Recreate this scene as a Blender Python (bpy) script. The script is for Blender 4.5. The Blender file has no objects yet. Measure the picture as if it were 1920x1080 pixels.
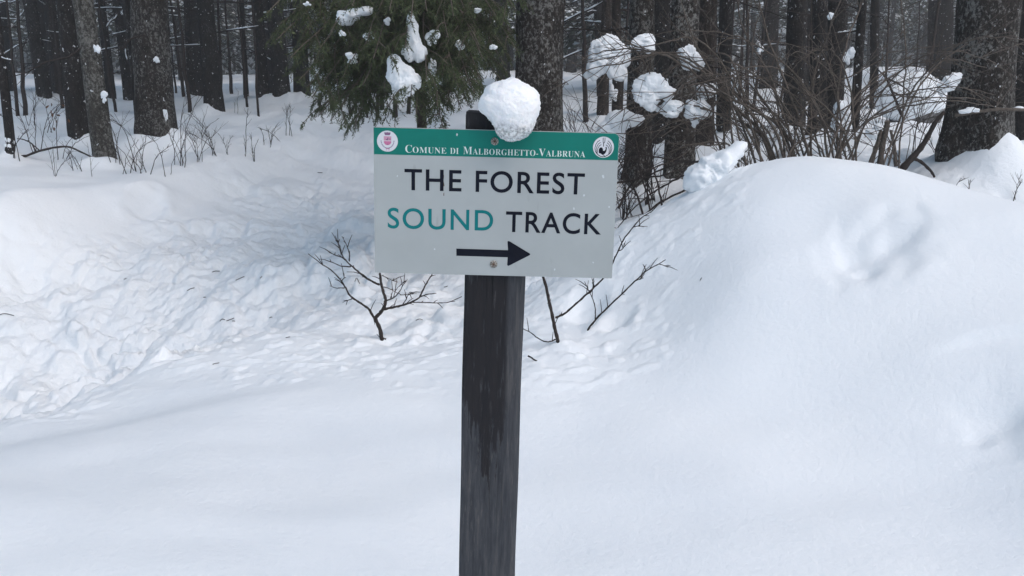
import bpy, math, random
import numpy as np
from mathutils import Vector, Matrix

# ------------------------------------------------------------------ camera, sky, sun, exposure
sc = bpy.context.scene
COL = sc.collection
PITCH = math.radians(13.3)
FPX = 1650.0                      # focal length in pixels of the 1920 wide photograph
CAMZ = 1.5
cam = bpy.data.cameras.new('camera')
cam.sensor_width = 36.0
cam.lens = 36.0 * FPX / 1920.0
cam.clip_start = 0.05
cam.clip_end = 600
camo = bpy.data.objects.new('camera', cam)
COL.objects.link(camo)
camo.location = (0, 0, CAMZ)
camo.rotation_euler = (math.pi / 2 - PITCH, 0, 0)
sc.camera = camo

SUN_EL, SUN_AZ = math.radians(52), math.radians(134)   # azimuth clockwise from +Y: high light from the right, behind the camera
world = bpy.data.worlds.new('World')
sc.world = world
world.use_nodes = True
wn = world.node_tree.nodes
wl = world.node_tree.links
sky = wn.new('ShaderNodeTexSky')
sky.sky_type = 'NISHITA'
sky.sun_disc = False
sky.sun_elevation = SUN_EL
sky.sun_rotation = SUN_AZ
sky.dust_density = 3.0
hsv = wn.new('ShaderNodeHueSaturation')               # overcast: the cloud layer takes most of the blue out
hsv.inputs['Saturation'].default_value = 1.1
hsv.inputs['Hue'].default_value = 0.478
wl.new(sky.outputs['Color'], hsv.inputs['Color'])
wl.new(hsv.outputs['Color'], wn['Background'].inputs['Color'])
wn['Background'].inputs['Strength'].default_value = 0.15

sunl = bpy.data.lights.new('sun', 'SUN')
sunl.energy = 1.05
sunl.angle = math.radians(60)
sunl.color = (1.0, 0.985, 0.96)
suno = bpy.data.objects.new('sun', sunl)
COL.objects.link(suno)
sd = Vector((math.sin(SUN_AZ) * math.cos(SUN_EL), math.cos(SUN_AZ) * math.cos(SUN_EL), math.sin(SUN_EL)))
suno.rotation_euler = sd.to_track_quat('Z', 'Y').to_euler()
suno.location = sd * 30

vs = sc.view_settings
vs.view_transform = 'Standard'
vs.look = 'None'
vs.exposure = 0.20
vs.gamma = 1.0
vs.use_curve_mapping = False
try:
    sc.cycles.max_bounces = 6
    sc.cycles.diffuse_bounces = 4
    sc.cycles.transparent_max_bounces = 6
    sc.cycles.use_denoising = True
except Exception:
    pass

rnd = random.Random(11)
nrg = np.random.default_rng(5)
CP, SP = math.cos(PITCH), math.sin(PITCH)


def at(px, py, Y):
    """world point seen at a pixel of the photograph, at distance Y in front of the camera"""
    u, v = (px - 960) / FPX, (540 - py) / FPX
    d = (u, CP + v * SP, -SP + v * CP)
    k = Y / d[1]
    return Vector((d[0] * k, Y, CAMZ + d[2] * k))


def px2m(w, P):
    """size in metres of w photograph pixels at point P"""
    depth = P[1] * CP - (P[2] - CAMZ) * SP
    return w * depth / FPX


# ------------------------------------------------------------------ numpy noise
_perm = nrg.permutation(512).astype(np.int64)
_perm = np.concatenate([_perm, _perm])
_gang = nrg.uniform(0, 2 * np.pi, 512)
_gx, _gy = np.cos(_gang), np.sin(_gang)
_val = nrg.uniform(-1, 1, 1024)


def pn(x, y, seed=0):
    x = np.asarray(x, float) + seed * 17.31
    y = np.asarray(y, float) + seed * 9.77
    xi, yi = np.floor(x).astype(np.int64), np.floor(y).astype(np.int64)
    xf, yf = x - xi, y - yi
    u, v = xf * xf * xf * (xf * (xf * 6 - 15) + 10), yf * yf * yf * (yf * (yf * 6 - 15) + 10)

    def g(ix, iy, dx, dy):
        h = _perm[(_perm[ix & 511] + iy) & 511]
        return _gx[h] * dx + _gy[h] * dy
    a = g(xi, yi, xf, yf); b = g(xi + 1, yi, xf - 1, yf)
    c = g(xi, yi + 1, xf, yf - 1); d = g(xi + 1, yi + 1, xf - 1, yf - 1)
    return ((a + u * (b - a)) + v * ((c + u * (d - c)) - (a + u * (b - a)))) * 1.5


def fbm(x, y, oct=4, seed=0, gain=0.5):
    s, a = 0, 1.0
    for i in range(oct):
        s = s + a * pn(x, y, seed + i * 3)
        x, y, a = x * 2.03, y * 2.03, a * gain
    return s


def vn3(P, seed=0):
    P = np.asarray(P, float) + seed * 13.7
    i = np.floor(P).astype(np.int64)
    f = P - i
    f = f * f * (3 - 2 * f)
    out = 0
    for dx in (0, 1):
        for dy in (0, 1):
            for dz in (0, 1):
                h = _perm[(_perm[(_perm[(i[:, 0] + dx) & 511] + i[:, 1] + dy) & 511] + i[:, 2] + dz) & 511]
                w = (f[:, 0] if dx else 1 - f[:, 0]) * (f[:, 1] if dy else 1 - f[:, 1]) * (f[:, 2] if dz else 1 - f[:, 2])
                out = out + w * _val[h]
    return out


def worley(x, y, seed=0):
    """blocky chunks: random height per cell, rounded off towards its border"""
    xi, yi = np.floor(x).astype(np.int64), np.floor(y).astype(np.int64)
    best = np.full(np.shape(x), 9.0); val = np.zeros(np.shape(x)); sec = np.full(np.shape(x), 9.0)
    for dx in (-1, 0, 1):
        for dy in (-1, 0, 1):
            hsh = _perm[(_perm[(xi + dx + seed * 37) & 511] + yi + dy) & 511]
            d = (xi + dx + 0.5 + 0.42 * _val[hsh] - x) ** 2 + (yi + dy + 0.5 + 0.42 * _val[hsh + 211] - y) ** 2
            c = d < best
            sec = np.where(c, best, np.minimum(sec, d))
            val = np.where(c, _val[hsh + 97], val)
            best = np.where(c, d, best)
    e = np.sqrt(sec) - np.sqrt(best)
    return (0.45 + 0.55 * val) * sstep(0.0, 0.42, e)


_ROT = [np.linalg.qr(nrg.normal(size=(3, 3)))[0] for _ in range(8)]


def rn3(P, f, k, seed):
    return 0.6 * vn3(P @ _ROT[k % 8] * f, seed) + 0.4 * vn3(P @ _ROT[(k + 3) % 8] * f * 1.13 + 3.1, seed + 9)


def sstep(a, b, x):
    t = np.clip((x - a) / (b - a), 0, 1)
    return t * t * (3 - 2 * t)


# ------------------------------------------------------------------ terrain
CTRL_PX = [  # photograph pixel and guessed distance
    (0, 1080, 2.34), (480, 1080, 2.38), (960, 1080, 2.45), (1440, 1080, 2.42), (1920, 1080, 2.35),
    (0, 930, 2.95), (480, 880, 3.12), (860, 900, 3.05), (1250, 900, 2.98), (1600, 900, 2.95), (1920, 900, 2.8),
    (0, 795, 4.0), (280, 692, 4.75), (480, 626, 5.15), (640, 603, 5.25), (830, 690, 4.25), (520, 740, 4.06), (250, 800, 3.8),
    (718, 640, 4.7), (1000, 700, 4.0), (1047, 645, 4.3), (1100, 625, 4.35), (1200, 700, 3.85),
    (100, 600, 5.75), (300, 520, 6.2), (500, 520, 6.2), (600, 450, 7.0), (200, 430, 6.9), (450, 380, 8.0), (600, 340, 9.2), (690, 300, 10.5),
    (800, 560, 5.6), (850, 420, 7.4), (1000, 545, 5.3), (900, 330, 9.5),
    (0, 385, 6.8), (150, 360, 7.5), (300, 330, 8.3), (500, 300, 9.5), (620, 270, 11.0),
    (0, 310, 8.5), (195, 312, 8.8), (295, 272, 9.6), (403, 217, 13.0), (520, 193, 15.0), (235, 192, 16.0), (60, 230, 12.0),
    (850, 240, 12.0), (760, 215, 13.5), (700, 215, 14), (960, 225, 13),
    (1050, 545, 4.75), (1160, 440, 5.0), (1190, 365, 7.0), (1270, 368, 6.7), (1120, 420, 6.0),
    (1250, 390, 4.95), (1350, 335, 4.85), (1450, 305, 4.75), (1560, 297, 4.6), (1680, 312, 4.45), (1790, 350, 4.25), (1920, 397, 4.0),
    (1550, 420, 4.2), (1400, 520, 4.05), (1650, 600, 3.65), (1880, 560, 3.55), (1250, 600, 4.15), (1450, 720, 3.55), (1750, 750, 3.25), (1920, 700, 3.2),
    (1500, 272, 8.0), (1700, 292, 7.0), (1350, 290, 8.0), (1810, 327, 6.2), (1920, 330, 6.4), (1600, 230, 11), (1400, 220, 12), (1250, 250, 11),
    (1900, 250, 10), (1700, 200, 14), (1450, 165, 20), (1750, 150, 20), (430, 160, 26), (100, 165, 26), (900, 165, 26), (1200, 160, 24), (600, 165, 25)]
CTRL = [tuple(at(*c)) for c in CTRL_PX]
CTRL += [  # hollow behind the drift crest, ground outside the picture
    (-2.75, 4.6, -0.42), (-2.2, 5.25, -0.30), (-1.75, 5.65, -0.12), (-3.6, 4.7, -0.38), (-3.4, 3.6, -0.18), (-3.3, 5.6, -0.1),
    (-5, 3, -0.1), (-5.5, 6, 0.35), (-8, 8, 0.65), (-9, 5, 0.4), (4.2, 3.2, 0.45), (5.5, 5, 0.62), (6, 8, 0.95), (1.6, 5.9, 0.72), (2.8, 5.6, 0.70), (2.7, 4.7, 0.70), (3.05, 5.1, 0.64), (2.35, 5.0, 0.74), (3.6, 4.5, 0.58), (0.9, 5.7, 0.66),
    (-1.2, 1.2, -0.06), (0, 1.2, -0.06), (1.2, 1.2, -0.05), (-4, 0, -0.1), (0, -1, -0.1), (4, 0, 0.05), (-6, -4, -0.1), (0, -5, -0.1), (6, -4, 0.0),
    (12, 12, 1.15), (9, 3, 0.7), (-12, 12, 0.95), (-14, 20, 1.2), (14, 20, 1.45), (-14, 28, 1.35), (14, 28, 1.7), (0, 28, 1.45), (7, 28, 1.65)]
CT = np.array(CTRL)


def _tps_fit(P, z, lam=0.004):
    n = len(P)
    d2 = ((P[:, None, :] - P[None, :, :]) ** 2).sum(-1)
    K = 0.5 * d2 * np.log(d2 + 1e-12) + lam * np.eye(n)
    A = np.zeros((n + 3, n + 3))
    A[:n, :n] = K; A[:n, n] = 1; A[:n, n + 1:] = P; A[n, :n] = 1; A[n + 1:, :n] = P.T
    return np.linalg.solve(A, np.concatenate([z, [0, 0, 0]]))


TPSW = _tps_fit(CT[:, :2], CT[:, 2])


def tps(x, y):
    s = TPSW[-3] + TPSW[-2] * x + TPSW[-1] * y
    for (cx, cy, _), w in zip(CTRL, TPSW[:-3]):
        d2 = (x - cx) ** 2 + (y - cy) ** 2
        s = s + w * 0.5 * d2 * np.log(d2 + 1e-12)
    return s


MASKP = []   # (x, y, lumps): how trodden the snow is
for px, py, Y, v in [
        (0, 1080, 2.45, 0), (960, 1080, 2.45, 0), (1900, 1080, 2.4, 0), (0, 860, 3.3, 0), (300, 780, 3.9, 0), (600, 760, 3.9, 0), (860, 800, 3.5, 0), (1300, 800, 3.4, 0), (860, 700, 4.1, 0.05),
        (0, 800, 3.72, 0.02), (280, 700, 4.3, 0.05), (480, 640, 4.75, 0.12), (640, 650, 4.6, 0.3), (640, 605, 5.1, 0.6), (760, 610, 4.9, 0.8), (760, 680, 4.35, 0.2), (960, 640, 4.5, 0.4), (1050, 690, 4.1, 0.12),
        (100, 600, 5.4, 1), (300, 560, 5.6, 1), (500, 520, 6.2, 0.9), (250, 480, 6.4, 1), (600, 450, 7, 0.9), (400, 430, 7.1, 0.9), (100, 470, 6.2, 0.8), (650, 540, 5.8, .9), (850, 520, 6, .9), (800, 420, 7.4, .8),
        (500, 360, 8.6, 0.7), (640, 320, 9.9, 0.6), (690, 290, 11, 0.5), (0, 400, 6.6, 0.12), (150, 375, 7.3, 0.1), (330, 345, 8, 0.12), (500, 305, 9.4, 0.35), (200, 330, 8.4, 0.15),
        (1000, 560, 5.2, 0.6), (1120, 560, 4.6, 0.22), (1180, 470, 4.8, 0.2), (1250, 430, 4.7, 0.08), (1200, 600, 4.3, 0.1), (1100, 640, 4.3, .15), (1350, 500, 4.2, 0.02), (1560, 330, 4.5, 0), (1800, 500, 3.9, 0), (1600, 700, 3.5, 0),
        (1300, 340, 6.2, 0.4), (1560, 260, 9, 0.3), (1800, 330, 6, 0.35), (300, 240, 11, 0.25), (850, 240, 12, 0.3), (1500, 200, 15, 0.3)]:
    p = at(px, py, Y); MASKP.append((p.x, p.y, v))
for p in [(-2.6, 4.4, 1), (-2.0, 5.1, 1), (-3.4, 4.4, 1), (-4.5, 4.5, 0.9), (-5, 6, .6), (0, 0, 0), (-3, 1, 0), (3, 1, 0), (-6, -3, 0.1), (6, -3, 0.1), (5, 6, 0.1), (-10, 15, 0.25), (10, 15, 0.25)]:
    MASKP.append(p)


def lumpmask(x, y):
    n = d = 0
    for mx, my, v in MASKP:
        w = 1.0 / (((x - mx) ** 2 + (y - my) ** 2) * (16.0 / (4 + np.minimum(y, 14) ** 2 * 0.35)) + 0.03) ** 2
        n = n + w * v; d = d + w
    return n / d


TREE_WELLS = []     # (x, y, radius, height) small mounds, filled in before the mesh is made


def dips(x, y):
    """hollows and prints in the smooth drift"""
    s = 0
    for px, py, Y, rx, ry, dep, rim in [
            (1640, 490, 4.0, .20, .15, -.052, .008), (1600, 485, 4.02, .07, .07, -.016, .0), (1672, 482, 4.0, .07, .06, -.012, .0), (1618, 540, 3.9, .06, .035, -.016, .0), (1690, 455, 4.05, .08, .06, -.012, 0),
            (1632, 466, 4.06, .05, .04, .016, 0), (1660, 520, 3.93, .06, .04, .006, 0),
            (1870, 795, 3.07, .13, .10, -.028, .0), (1835, 800, 3.05, .05, .035, -.010, .004), (1900, 780, 3.1, .06, .05, -.010, .0), (1890, 720, 3.15, .22, .12, -.02, 0),
            (1160, 610, 4.3, .07, .06, -.03, .015), (1060, 690, 4.15, .08, .06, .02, 0), (1100, 585, 4.5, .08, .1, -.05, .01),
            (80, 430, 6.3, .3, .3, -.10, .02), (275, 375, 7.6, .12, .2, -.07, .02), (455, 350, 8.6, .1, .2, -.05, 0), (30, 455, 6.2, .2, .2, -.06, 0)]:
        c = at(px, py, Y)
        q = ((x - c.x) / rx) ** 2 + ((y - c.y) / ry) ** 2
        wob = 1 + 0.5 * pn(x * 9, y * 9, 4)
        s = s + dep * np.exp(-(q * wob) ** 1.3)
        if rim:
            s = s + rim * np.exp(-((np.sqrt(q) - 1.5) / 0.35) ** 2) * (0.5 + 0.7 * pn(x * 6, y * 6, 8))
    R = [at(-150, 905, 2.98), at(0, 880, 3.3), at(350, 810, 3.68), at(620, 742, 4.0), at(830, 692, 4.2), at(1000, 690, 4.1)]
    dmin = np.full(np.shape(x), 9.0); sg = np.zeros(np.shape(x))
    for p0, p1 in zip(R[:-1], R[1:]):
        ex, ey = p1.x - p0.x, p1.y - p0.y
        t = np.clip(((x - p0.x) * ex + (y - p0.y) * ey) / (ex * ex + ey * ey), 0, 1)
        qx, qy = x - p0.x - t * ex, y - p0.y - t * ey
        d = np.hypot(qx, qy); c = d < dmin
        sg = np.where(c, np.sign(ex * qy - ey * qx), sg); dmin = np.where(c, d, dmin)
    d = dmin * sg                                             # positive on the far side
    s = s + 0.060 * np.where(d < 0, np.exp(-(d / 0.5) ** 2), np.exp(-(d / 0.30) ** 2)) * sstep(1.2, -0.2, x) * sstep(-3.2, -1.5, x)
    R = [at(-300, 640, 5.2), at(150, 545, 6.0), at(430, 425, 7.4), at(600, 350, 9.0), at(685, 280, 11.0), at(720, 235, 13.2), at(700, 205, 16.0)]
    dmin = np.full(np.shape(x), 99.0); sg = np.zeros(np.shape(x))
    for p0, p1 in zip(R[:-1], R[1:]):
        ex, ey = p1.x - p0.x, p1.y - p0.y
        t = np.clip(((x - p0.x) * ex + (y - p0.y) * ey) / (ex * ex + ey * ey), 0, 1)
        qx, qy = x - p0.x - t * ex, y - p0.y - t * ey
        dd = np.hypot(qx, qy); c = dd < dmin
        sg = np.where(c, np.sign(ex * qy - ey * qx), sg); dmin = np.where(c, dd, dmin)
    d = dmin * sg + 0.10 * pn(x * 1.3, y * 1.3, 91)            # positive on the left, forest side
    s = s - 0.10 * sstep(0.95, 0.55, np.abs(d)) + 0.075 * np.exp(-((d - 1.12) / 0.26) ** 2) * (1 + 0.6 * pn(x * 1.1, y * 1.1, 92)) + 0.03 * np.exp(-((d + 1.05) / 0.22) ** 2)
    # lip of the second drift at the right edge
    a, b = at(1740, 655, 3.45), at(1960, 652, 3.38)
    t = np.clip((x - a.x) / (b.x - a.x), -1, 2)
    yl = a.y + t * (b.y - a.y) + 0.03 * np.sin(t * 3)
    dd = y - yl
    s = s - 0.035 * sstep(-0.15, 0.5, t) * np.where(dd < 0, np.exp(dd / 0.16) * sstep(0, 0.035, -dd), 0)
    return s


def H(x, y):
    x = np.asarray(x, float); y = np.asarray(y, float)
    r = np.maximum(np.abs(x) - 11, 0) + np.maximum(y - 24, 0) + np.maximum(-3 - y, 0)
    w = sstep(0.0, 7.0, r)
    far = np.where(y > 5, 1.42 + 0.25 * sstep(0, 20, x) + 0.25 * fbm(x * 0.08, y * 0.08, 3, 2), np.where(y > -3, 0.2, -0.1)) + 0 * x
    far = 1.45 * sstep(3, 16, y) + 0.35 * sstep(24, 44, y) - 0.1 + 0.3 * sstep(0, 15, x) * sstep(3, 16, y) + 0.22 * fbm(x * 0.09, y * 0.09, 3, 2) * sstep(4, 20, np.hypot(x, y))
    h = np.where(w < 1, tps(np.clip(x, -20, 20), np.clip(y, -9, 34)) * (1 - w), 0) + far * w
    m = lumpmask(x, y)
    near = sstep(26, 14, y)
    # soft drift undulation
    h = h + 0.022 * fbm(x * 0.9 + y * 0.3, y * 1.3, 3, 21) * (0.4 + m)
    h = h + 0.006 * pn(x * 1.6 + y * 2.2, y * 3.4 - x * 1.2, 33)
    # wind plates on the smooth drift
    # trodden lumps: rounded chunks, sharp creases
    wx_ = x + 0.14 * pn(x * 2.3, y * 2.3, 7) + 0.05 * pn(x * 6, y * 6, 17)
    wy_ = y + 0.14 * pn(x * 2.3, y * 2.3, 9) + 0.05 * pn(x * 6, y * 6, 19)
    c1 = worley(wx_ * 2.6, wy_ * 2.3, 1)
    c2 = worley(wx_ * 5.6, wy_ * 5.0, 2)
    c3 = worley(wx_ * 12.0, wy_ * 11.0, 3)
    ua, va = x * 0.94 - y * 0.34, x * 0.34 + y * 0.94          # across and along the path
    rut = pn(ua * 1.9, va * 0.6, 51) + 0.5 * pn(ua * 4.0, va * 1.1, 52)
    s1 = sstep(-0.15, 0.4, pn(x * 0.9, y * 0.8, 50)); s2 = sstep(0.0, 0.45, pn(x * 1.5 + 5, y * 1.3, 53))
    mm = sstep(0.03, 1.0, m)
    h = h + mm * near * (0.055 * rut + 0.085 * c1 * (0.3 + 0.8 * s1) + 0.055 * c2 * (0.2 + s2) + 0.028 * c3 * (0.25 + s2) + 0.042 * fbm(x * 3, y * 2.6, 5, 41, 0.58) + 0.004 * pn(x * 30.0, y * 30.0, 44) - 0.03)
    # broad soft swell of the untouched drift
    h = h + (1 - mm) * sstep(9, 6, y) * (0.030 * pn(x * 0.8 + y * 0.5, y * 0.9 - x * 0.35, 81) + 0.012 * pn(x * 1.9 + y * 0.8, y * 2.1 - x * 0.5, 82))
    # thin crumbs and plates where the trodden snow meets the drift
    pl = sstep(0.25, 0.33, pn(x * 7.0 + y * 2, y * 15.0, 61)) * 0.010 + sstep(0.42, 0.5, pn(x * 16, y * 26.0, 62)) * 0.008
    h = h + pl * sstep(0.015, 0.12, m) * sstep(0.7, 0.25, m) * sstep(7, 5.2, y) * sstep(3.2, 4.0, y)
    # forest floor hummocks
    ff = sstep(8.5, 12, y)
    h = h + ff * (0.09 * fbm(x * 0.55, y * 0.55, 3, 71) + 0.03 * fbm(x * 2.1, y * 2.1, 2, 72) * near)
    h = h + dips(x, y)
    for wx, wy, wr, wh in TREE_WELLS:
        q = ((x - wx) ** 2 + (y - wy) ** 2) / (wr * wr)
        h = h + wh * np.exp(-q)
    return h


def hz(x, y):
    return float(H(np.array([x]), np.array([y]))[0])


_YS = np.concatenate([np.linspace(1.8, 12, 420), np.linspace(12.05, 60, 420)])


def hit(px, py, ymin=0):
    """where the line of sight through a pixel meets the snow"""
    u, v = (px - 960) / FPX, (540 - py) / FPX
    dy, dz = CP + v * SP, -SP + v * CP
    X, Z = u / dy * _YS, CAMZ + dz / dy * _YS
    below = (Z < H(X, _YS)) & (_YS > ymin)
    i = int(np.argmax(below)) if below.any() else len(_YS) - 1
    return Vector((X[i], _YS[i], float(H(X[i:i + 1], _YS[i:i + 1])[0])))


def on(px, Y):
    """a point on the snow at distance Y, in the picture column px at ground height"""
    X = (px - 960) / FPX * Y
    for _ in range(4):
        z = hz(X, Y)
        depth = Y * CP - (z - CAMZ) * SP
        X = (px - 960) / FPX * depth
    return Vector((X, Y, hz(X, Y)))


# ------------------------------------------------------------------ materials
def newmat(name):
    m = bpy.data.materials.new(name)
    m.use_nodes = True
    nt = m.node_tree
    return m, nt, nt.nodes['Principled BSDF']


def N(nt, typ, **kw):
    n = nt.nodes.new(typ)
    for k, v in kw.items():
        if k in ('vector',):
            nt.links.new(v, n.inputs['Vector'])
        elif hasattr(n, k) and not k[0].isupper():
            setattr(n, k, v)
        else:
            n.inputs[k.replace('_', ' ')].default_value = v
    return n


def ramp(nt, src, stops):
    r = nt.nodes.new('ShaderNodeValToRGB')
    nt.links.new(src, r.inputs['Fac'])
    el = r.color_ramp.elements
    while len(el) < len(stops):
        el.new(0.5)
    for e, (p, c) in zip(el, stops):
        e.position = p
        e.color = (*c, 1) if len(c) == 3 else c
    return r


def mapping(nt, scale=(1, 1, 1), coord='Object'):
    tc = nt.nodes.new('ShaderNodeTexCoord')
    mp = nt.nodes.new('ShaderNodeMapping')
    mp.inputs['Scale'].default_value = scale
    nt.links.new(tc.outputs[coord], mp.inputs['Vector'])
    return mp.outputs['Vector']


def mixc(nt, fac, a, b):
    m = nt.nodes.new('ShaderNodeMix')
    m.data_type = 'RGBA'
    if hasattr(fac, 'links'):
        nt.links.new(fac, m.inputs[0])
    else:
        m.inputs[0].default_value = fac
    for s, v in ((6, a), (7, b)):
        if hasattr(v, 'links'):
            nt.links.new(v, m.inputs[s])
        else:
            m.inputs[s].default_value = (*v, 1)
    return m.outputs[2]


def bump(nt, bs, src, strength, dist, prev=None):
    b = nt.nodes.new('ShaderNodeBump')
    b.inputs['Strength'].default_value = strength
    b.inputs['Distance'].default_value = dist
    nt.links.new(src, b.inputs['Height'])
    if prev is not None:
        nt.links.new(prev, b.inputs['Normal'])
    nt.links.new(b.outputs['Normal'], bs.inputs['Normal'])
    return b.outputs['Normal']


def snow_material(name, sss=0.0):
    m, nt, bs = newmat(name)
    v = mapping(nt)
    n1 = N(nt, 'ShaderNodeTexNoise', Scale=170.0, Detail=4.0, Roughness=0.7); nt.links.new(v, n1.inputs['Vector'])
    n2 = N(nt, 'ShaderNodeTexNoise', Scale=38.0, Detail=3.0); nt.links.new(v, n2.inputs['Vector'])
    n3 = N(nt, 'ShaderNodeTexNoise', Scale=1.3, Detail=3.0); nt.links.new(v, n3.inputs['Vector'])
    c = ramp(nt, n3.outputs['Fac'], [(0.3, (0.80, 0.85, 0.895)), (0.7, (0.85, 0.89, 0.92))])
    nt.links.new(c.outputs['Color'], bs.inputs['Base Color'])
    bs.inputs['Roughness'].default_value = 0.75
    bs.inputs['Specular IOR Level'].default_value = 0.25
    p = bump(nt, bs, n2.outputs['Fac'], 0.5, 0.006)
    p = bump(nt, bs, n1.outputs['Fac'], 0.6, 0.0028, p)
    if name == 'snow':                      # crumbly relief where the snow is trodden
        at_ = nt.nodes.new('ShaderNodeAttribute'); at_.attribute_name = 'trodden'
        n5 = N(nt, 'ShaderNodeTexNoise', Scale=13.0, Detail=6.0, Roughness=0.62, Distortion=0.6); nt.links.new(v, n5.inputs['Vector'])
        mu = nt.nodes.new('ShaderNodeMath'); mu.operation = 'MULTIPLY'
        nt.links.new(n5.outputs['Fac'], mu.inputs[0]); nt.links.new(at_.outputs['Fac'], mu.inputs[1])
        bump(nt, bs, mu.outputs[0], 0.7, 0.032, p)
    if sss:
        bs.inputs['Subsurface Weight'].default_value = sss
        bs.inputs['Subsurface Radius'].default_value = (0.03, 0.035, 0.04)
        bs.inputs['Subsurface Scale'].default_value = 0.5
    return m


def bark_material(name, dark, mid, lichen, amount, snow=0.0, scale=1.0):
    m, nt, bs = newmat(name)
    v = mapping(nt, (scale, scale, 0.32 * scale))
    vi = mapping(nt, (scale, scale, 0.75 * scale))
    oi = nt.nodes.new('ShaderNodeObjectInfo')
    n1 = N(nt, 'ShaderNodeTexNoise', Scale=26.0, Detail=6.0, Roughness=0.65); nt.links.new(v, n1.inputs['Vector'])
    vo = N(nt, 'ShaderNodeTexVoronoi', feature='DISTANCE_TO_EDGE', Scale=38.0)
    dist = nt.nodes.new('ShaderNodeVectorMath'); dist.operation = 'ADD'
    sc_ = nt.nodes.new('ShaderNodeVectorMath'); sc_.operation = 'SCALE'; sc_.inputs['Scale'].default_value = 0.10
    nt.links.new(n1.outputs['Color'], sc_.inputs[0]); nt.links.new(v, dist.inputs[0]); nt.links.new(sc_.outputs[0], dist.inputs[1])
    nt.links.new(dist.outputs[0], vo.inputs['Vector'])
    base = ramp(nt, n1.outputs['Fac'], [(0.3, dark), (0.72, mid)])
    crack = ramp(nt, vo.outputs['Distance'], [(0.0, (0.28, 0.28, 0.28)), (0.12, (1, 1, 1))])
    mul = nt.nodes.new('ShaderNodeMix'); mul.data_type = 'RGBA'; mul.blend_type = 'MULTIPLY'; mul.inputs[0].default_value = 1
    nt.links.new(base.outputs['Color'], mul.inputs[6]); nt.links.new(crack.outputs['Color'], mul.inputs[7])
    n2 = N(nt, 'ShaderNodeTexNoise', Scale=42.0, Detail=6.0, Roughness=0.8); nt.links.new(vi, n2.inputs['Vector'])
    n2b = N(nt, 'ShaderNodeTexNoise', Scale=4.0, Detail=4.0); nt.links.new(vi, n2b.inputs['Vector'])
    add = nt.nodes.new('ShaderNodeMath'); add.operation = 'MULTIPLY_ADD'
    nt.links.new(n2b.outputs['Fac'], add.inputs[0]); add.inputs[1].default_value = 0.35; nt.links.new(n2.outputs['Fac'], add.inputs[2])
    lm = ramp(nt, add.outputs[0], [(0.80 - amount, (0, 0, 0)), (0.88 - amount, (1, 1, 1))])
    c = mixc(nt, lm.outputs['Color'], mul.outputs[2], lichen)
    if snow:
        n4 = N(nt, 'ShaderNodeTexNoise', Scale=30.0, Detail=2.0, Roughness=0.5); nt.links.new(vi, n4.inputs['Vector'])
        sm = ramp(nt, n4.outputs['Fac'], [(0.74 - snow, (0, 0, 0)), (0.76 - snow, (1, 1, 1))])
        c = mixc(nt, sm.outputs['Color'], c, (0.75, 0.77, 0.8))
    br = nt.nodes.new('ShaderNodeMapRange'); br.inputs['To Min'].default_value = 0.75; br.inputs['To Max'].default_value = 1.2
    nt.links.new(oi.outputs['Random'], br.inputs['Value'])
    hv = nt.nodes.new('ShaderNodeHueSaturation'); nt.links.new(c, hv.inputs['Color']); nt.links.new(br.outputs[0], hv.inputs['Value'])
    nt.links.new(hv.outputs['Color'], bs.inputs['Base Color'])
    bs.inputs['Roughness'].default_value = 0.9
    bs.inputs['Specular IOR Level'].default_value = 0.2
    p = bump(nt, bs, vo.outputs['Distance'], 0.8, 0.02)
    bump(nt, bs, n1.outputs['Fac'], 0.7, 0.012, p)
    return m


def plain(name, col, rough=0.7, spec=0.3, noise=0.0, nscale=40, metal=0.0):
    m, nt, bs = newmat(name)
    bs.inputs['Roughness'].default_value = rough
    bs.inputs['Specular IOR Level'].default_value = spec
    bs.inputs['Metallic'].default_value = metal
    if noise:
        n = N(nt, 'ShaderNodeTexNoise', Scale=float(nscale), Detail=4.0); nt.links.new(mapping(nt), n.inputs['Vector'])
        lo = tuple(c * (1 - noise) for c in col); hi = tuple(min(1, c * (1 + noise)) for c in col)
        r = ramp(nt, n.outputs['Fac'], [(0.3, lo), (0.7, hi)])
        nt.links.new(r.outputs['Color'], bs.inputs['Base Color'])
    else:
        bs.inputs['Base Color'].default_value = (*col, 1)
    return m


M = {}
M['snow'] = snow_material('snow')
M['snow_clump'] = snow_material('clump_snow', 0.0)
M['bark_dark'] = bark_material('dark_spruce_bark', (0.010, 0.009, 0.009), (0.036, 0.032, 0.030), (0.13, 0.13, 0.128), 0.05, 0.048)
M['bark_brown'] = bark_material('brown_spruce_bark', (0.014, 0.011, 0.009), (0.060, 0.045, 0.037), (0.16, 0.155, 0.145), 0.05, 0.02)
M['bark_lichen'] = bark_material('lichened_bark', (0.013, 0.011, 0.010), (0.058, 0.048, 0.042), (0.20, 0.20, 0.19), 0.12, 0.02)
M['bark_pale'] = bark_material('pale_grey_bark', (0.028, 0.026, 0.023), (0.115, 0.108, 0.092), (0.23, 0.23, 0.215), 0.13, 0.03)
M['twig'] = plain('dark_twig', (0.030, 0.024, 0.022), 0.8, 0.2, 0.4, 60)
M['twig_brown'] = plain('brown_twig', (0.095, 0.080, 0.068), 0.8, 0.2, 0.4, 60)
M['needle'] = plain('spruce_needles', (0.058, 0.076, 0.034), 0.65, 0.25, 0.45, 9)
M['needle_far'] = plain('far_spruce_needles', (0.062, 0.072, 0.058), 0.8, 0.15, 0.4, 3)
M['leaf'] = plain('dry_brown_leaf', (0.11, 0.055, 0.03), 0.8, 0.2, 0.3, 30)
M['rock'] = plain('grey_rock', (0.13, 0.13, 0.13), 0.9, 0.2, 0.5, 8)

# ------------------------------------------------------------------ mesh helpers


def link(o, parent=None):
    COL.objects.link(o)
    if parent is not None:
        o.parent = parent
    return o


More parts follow.
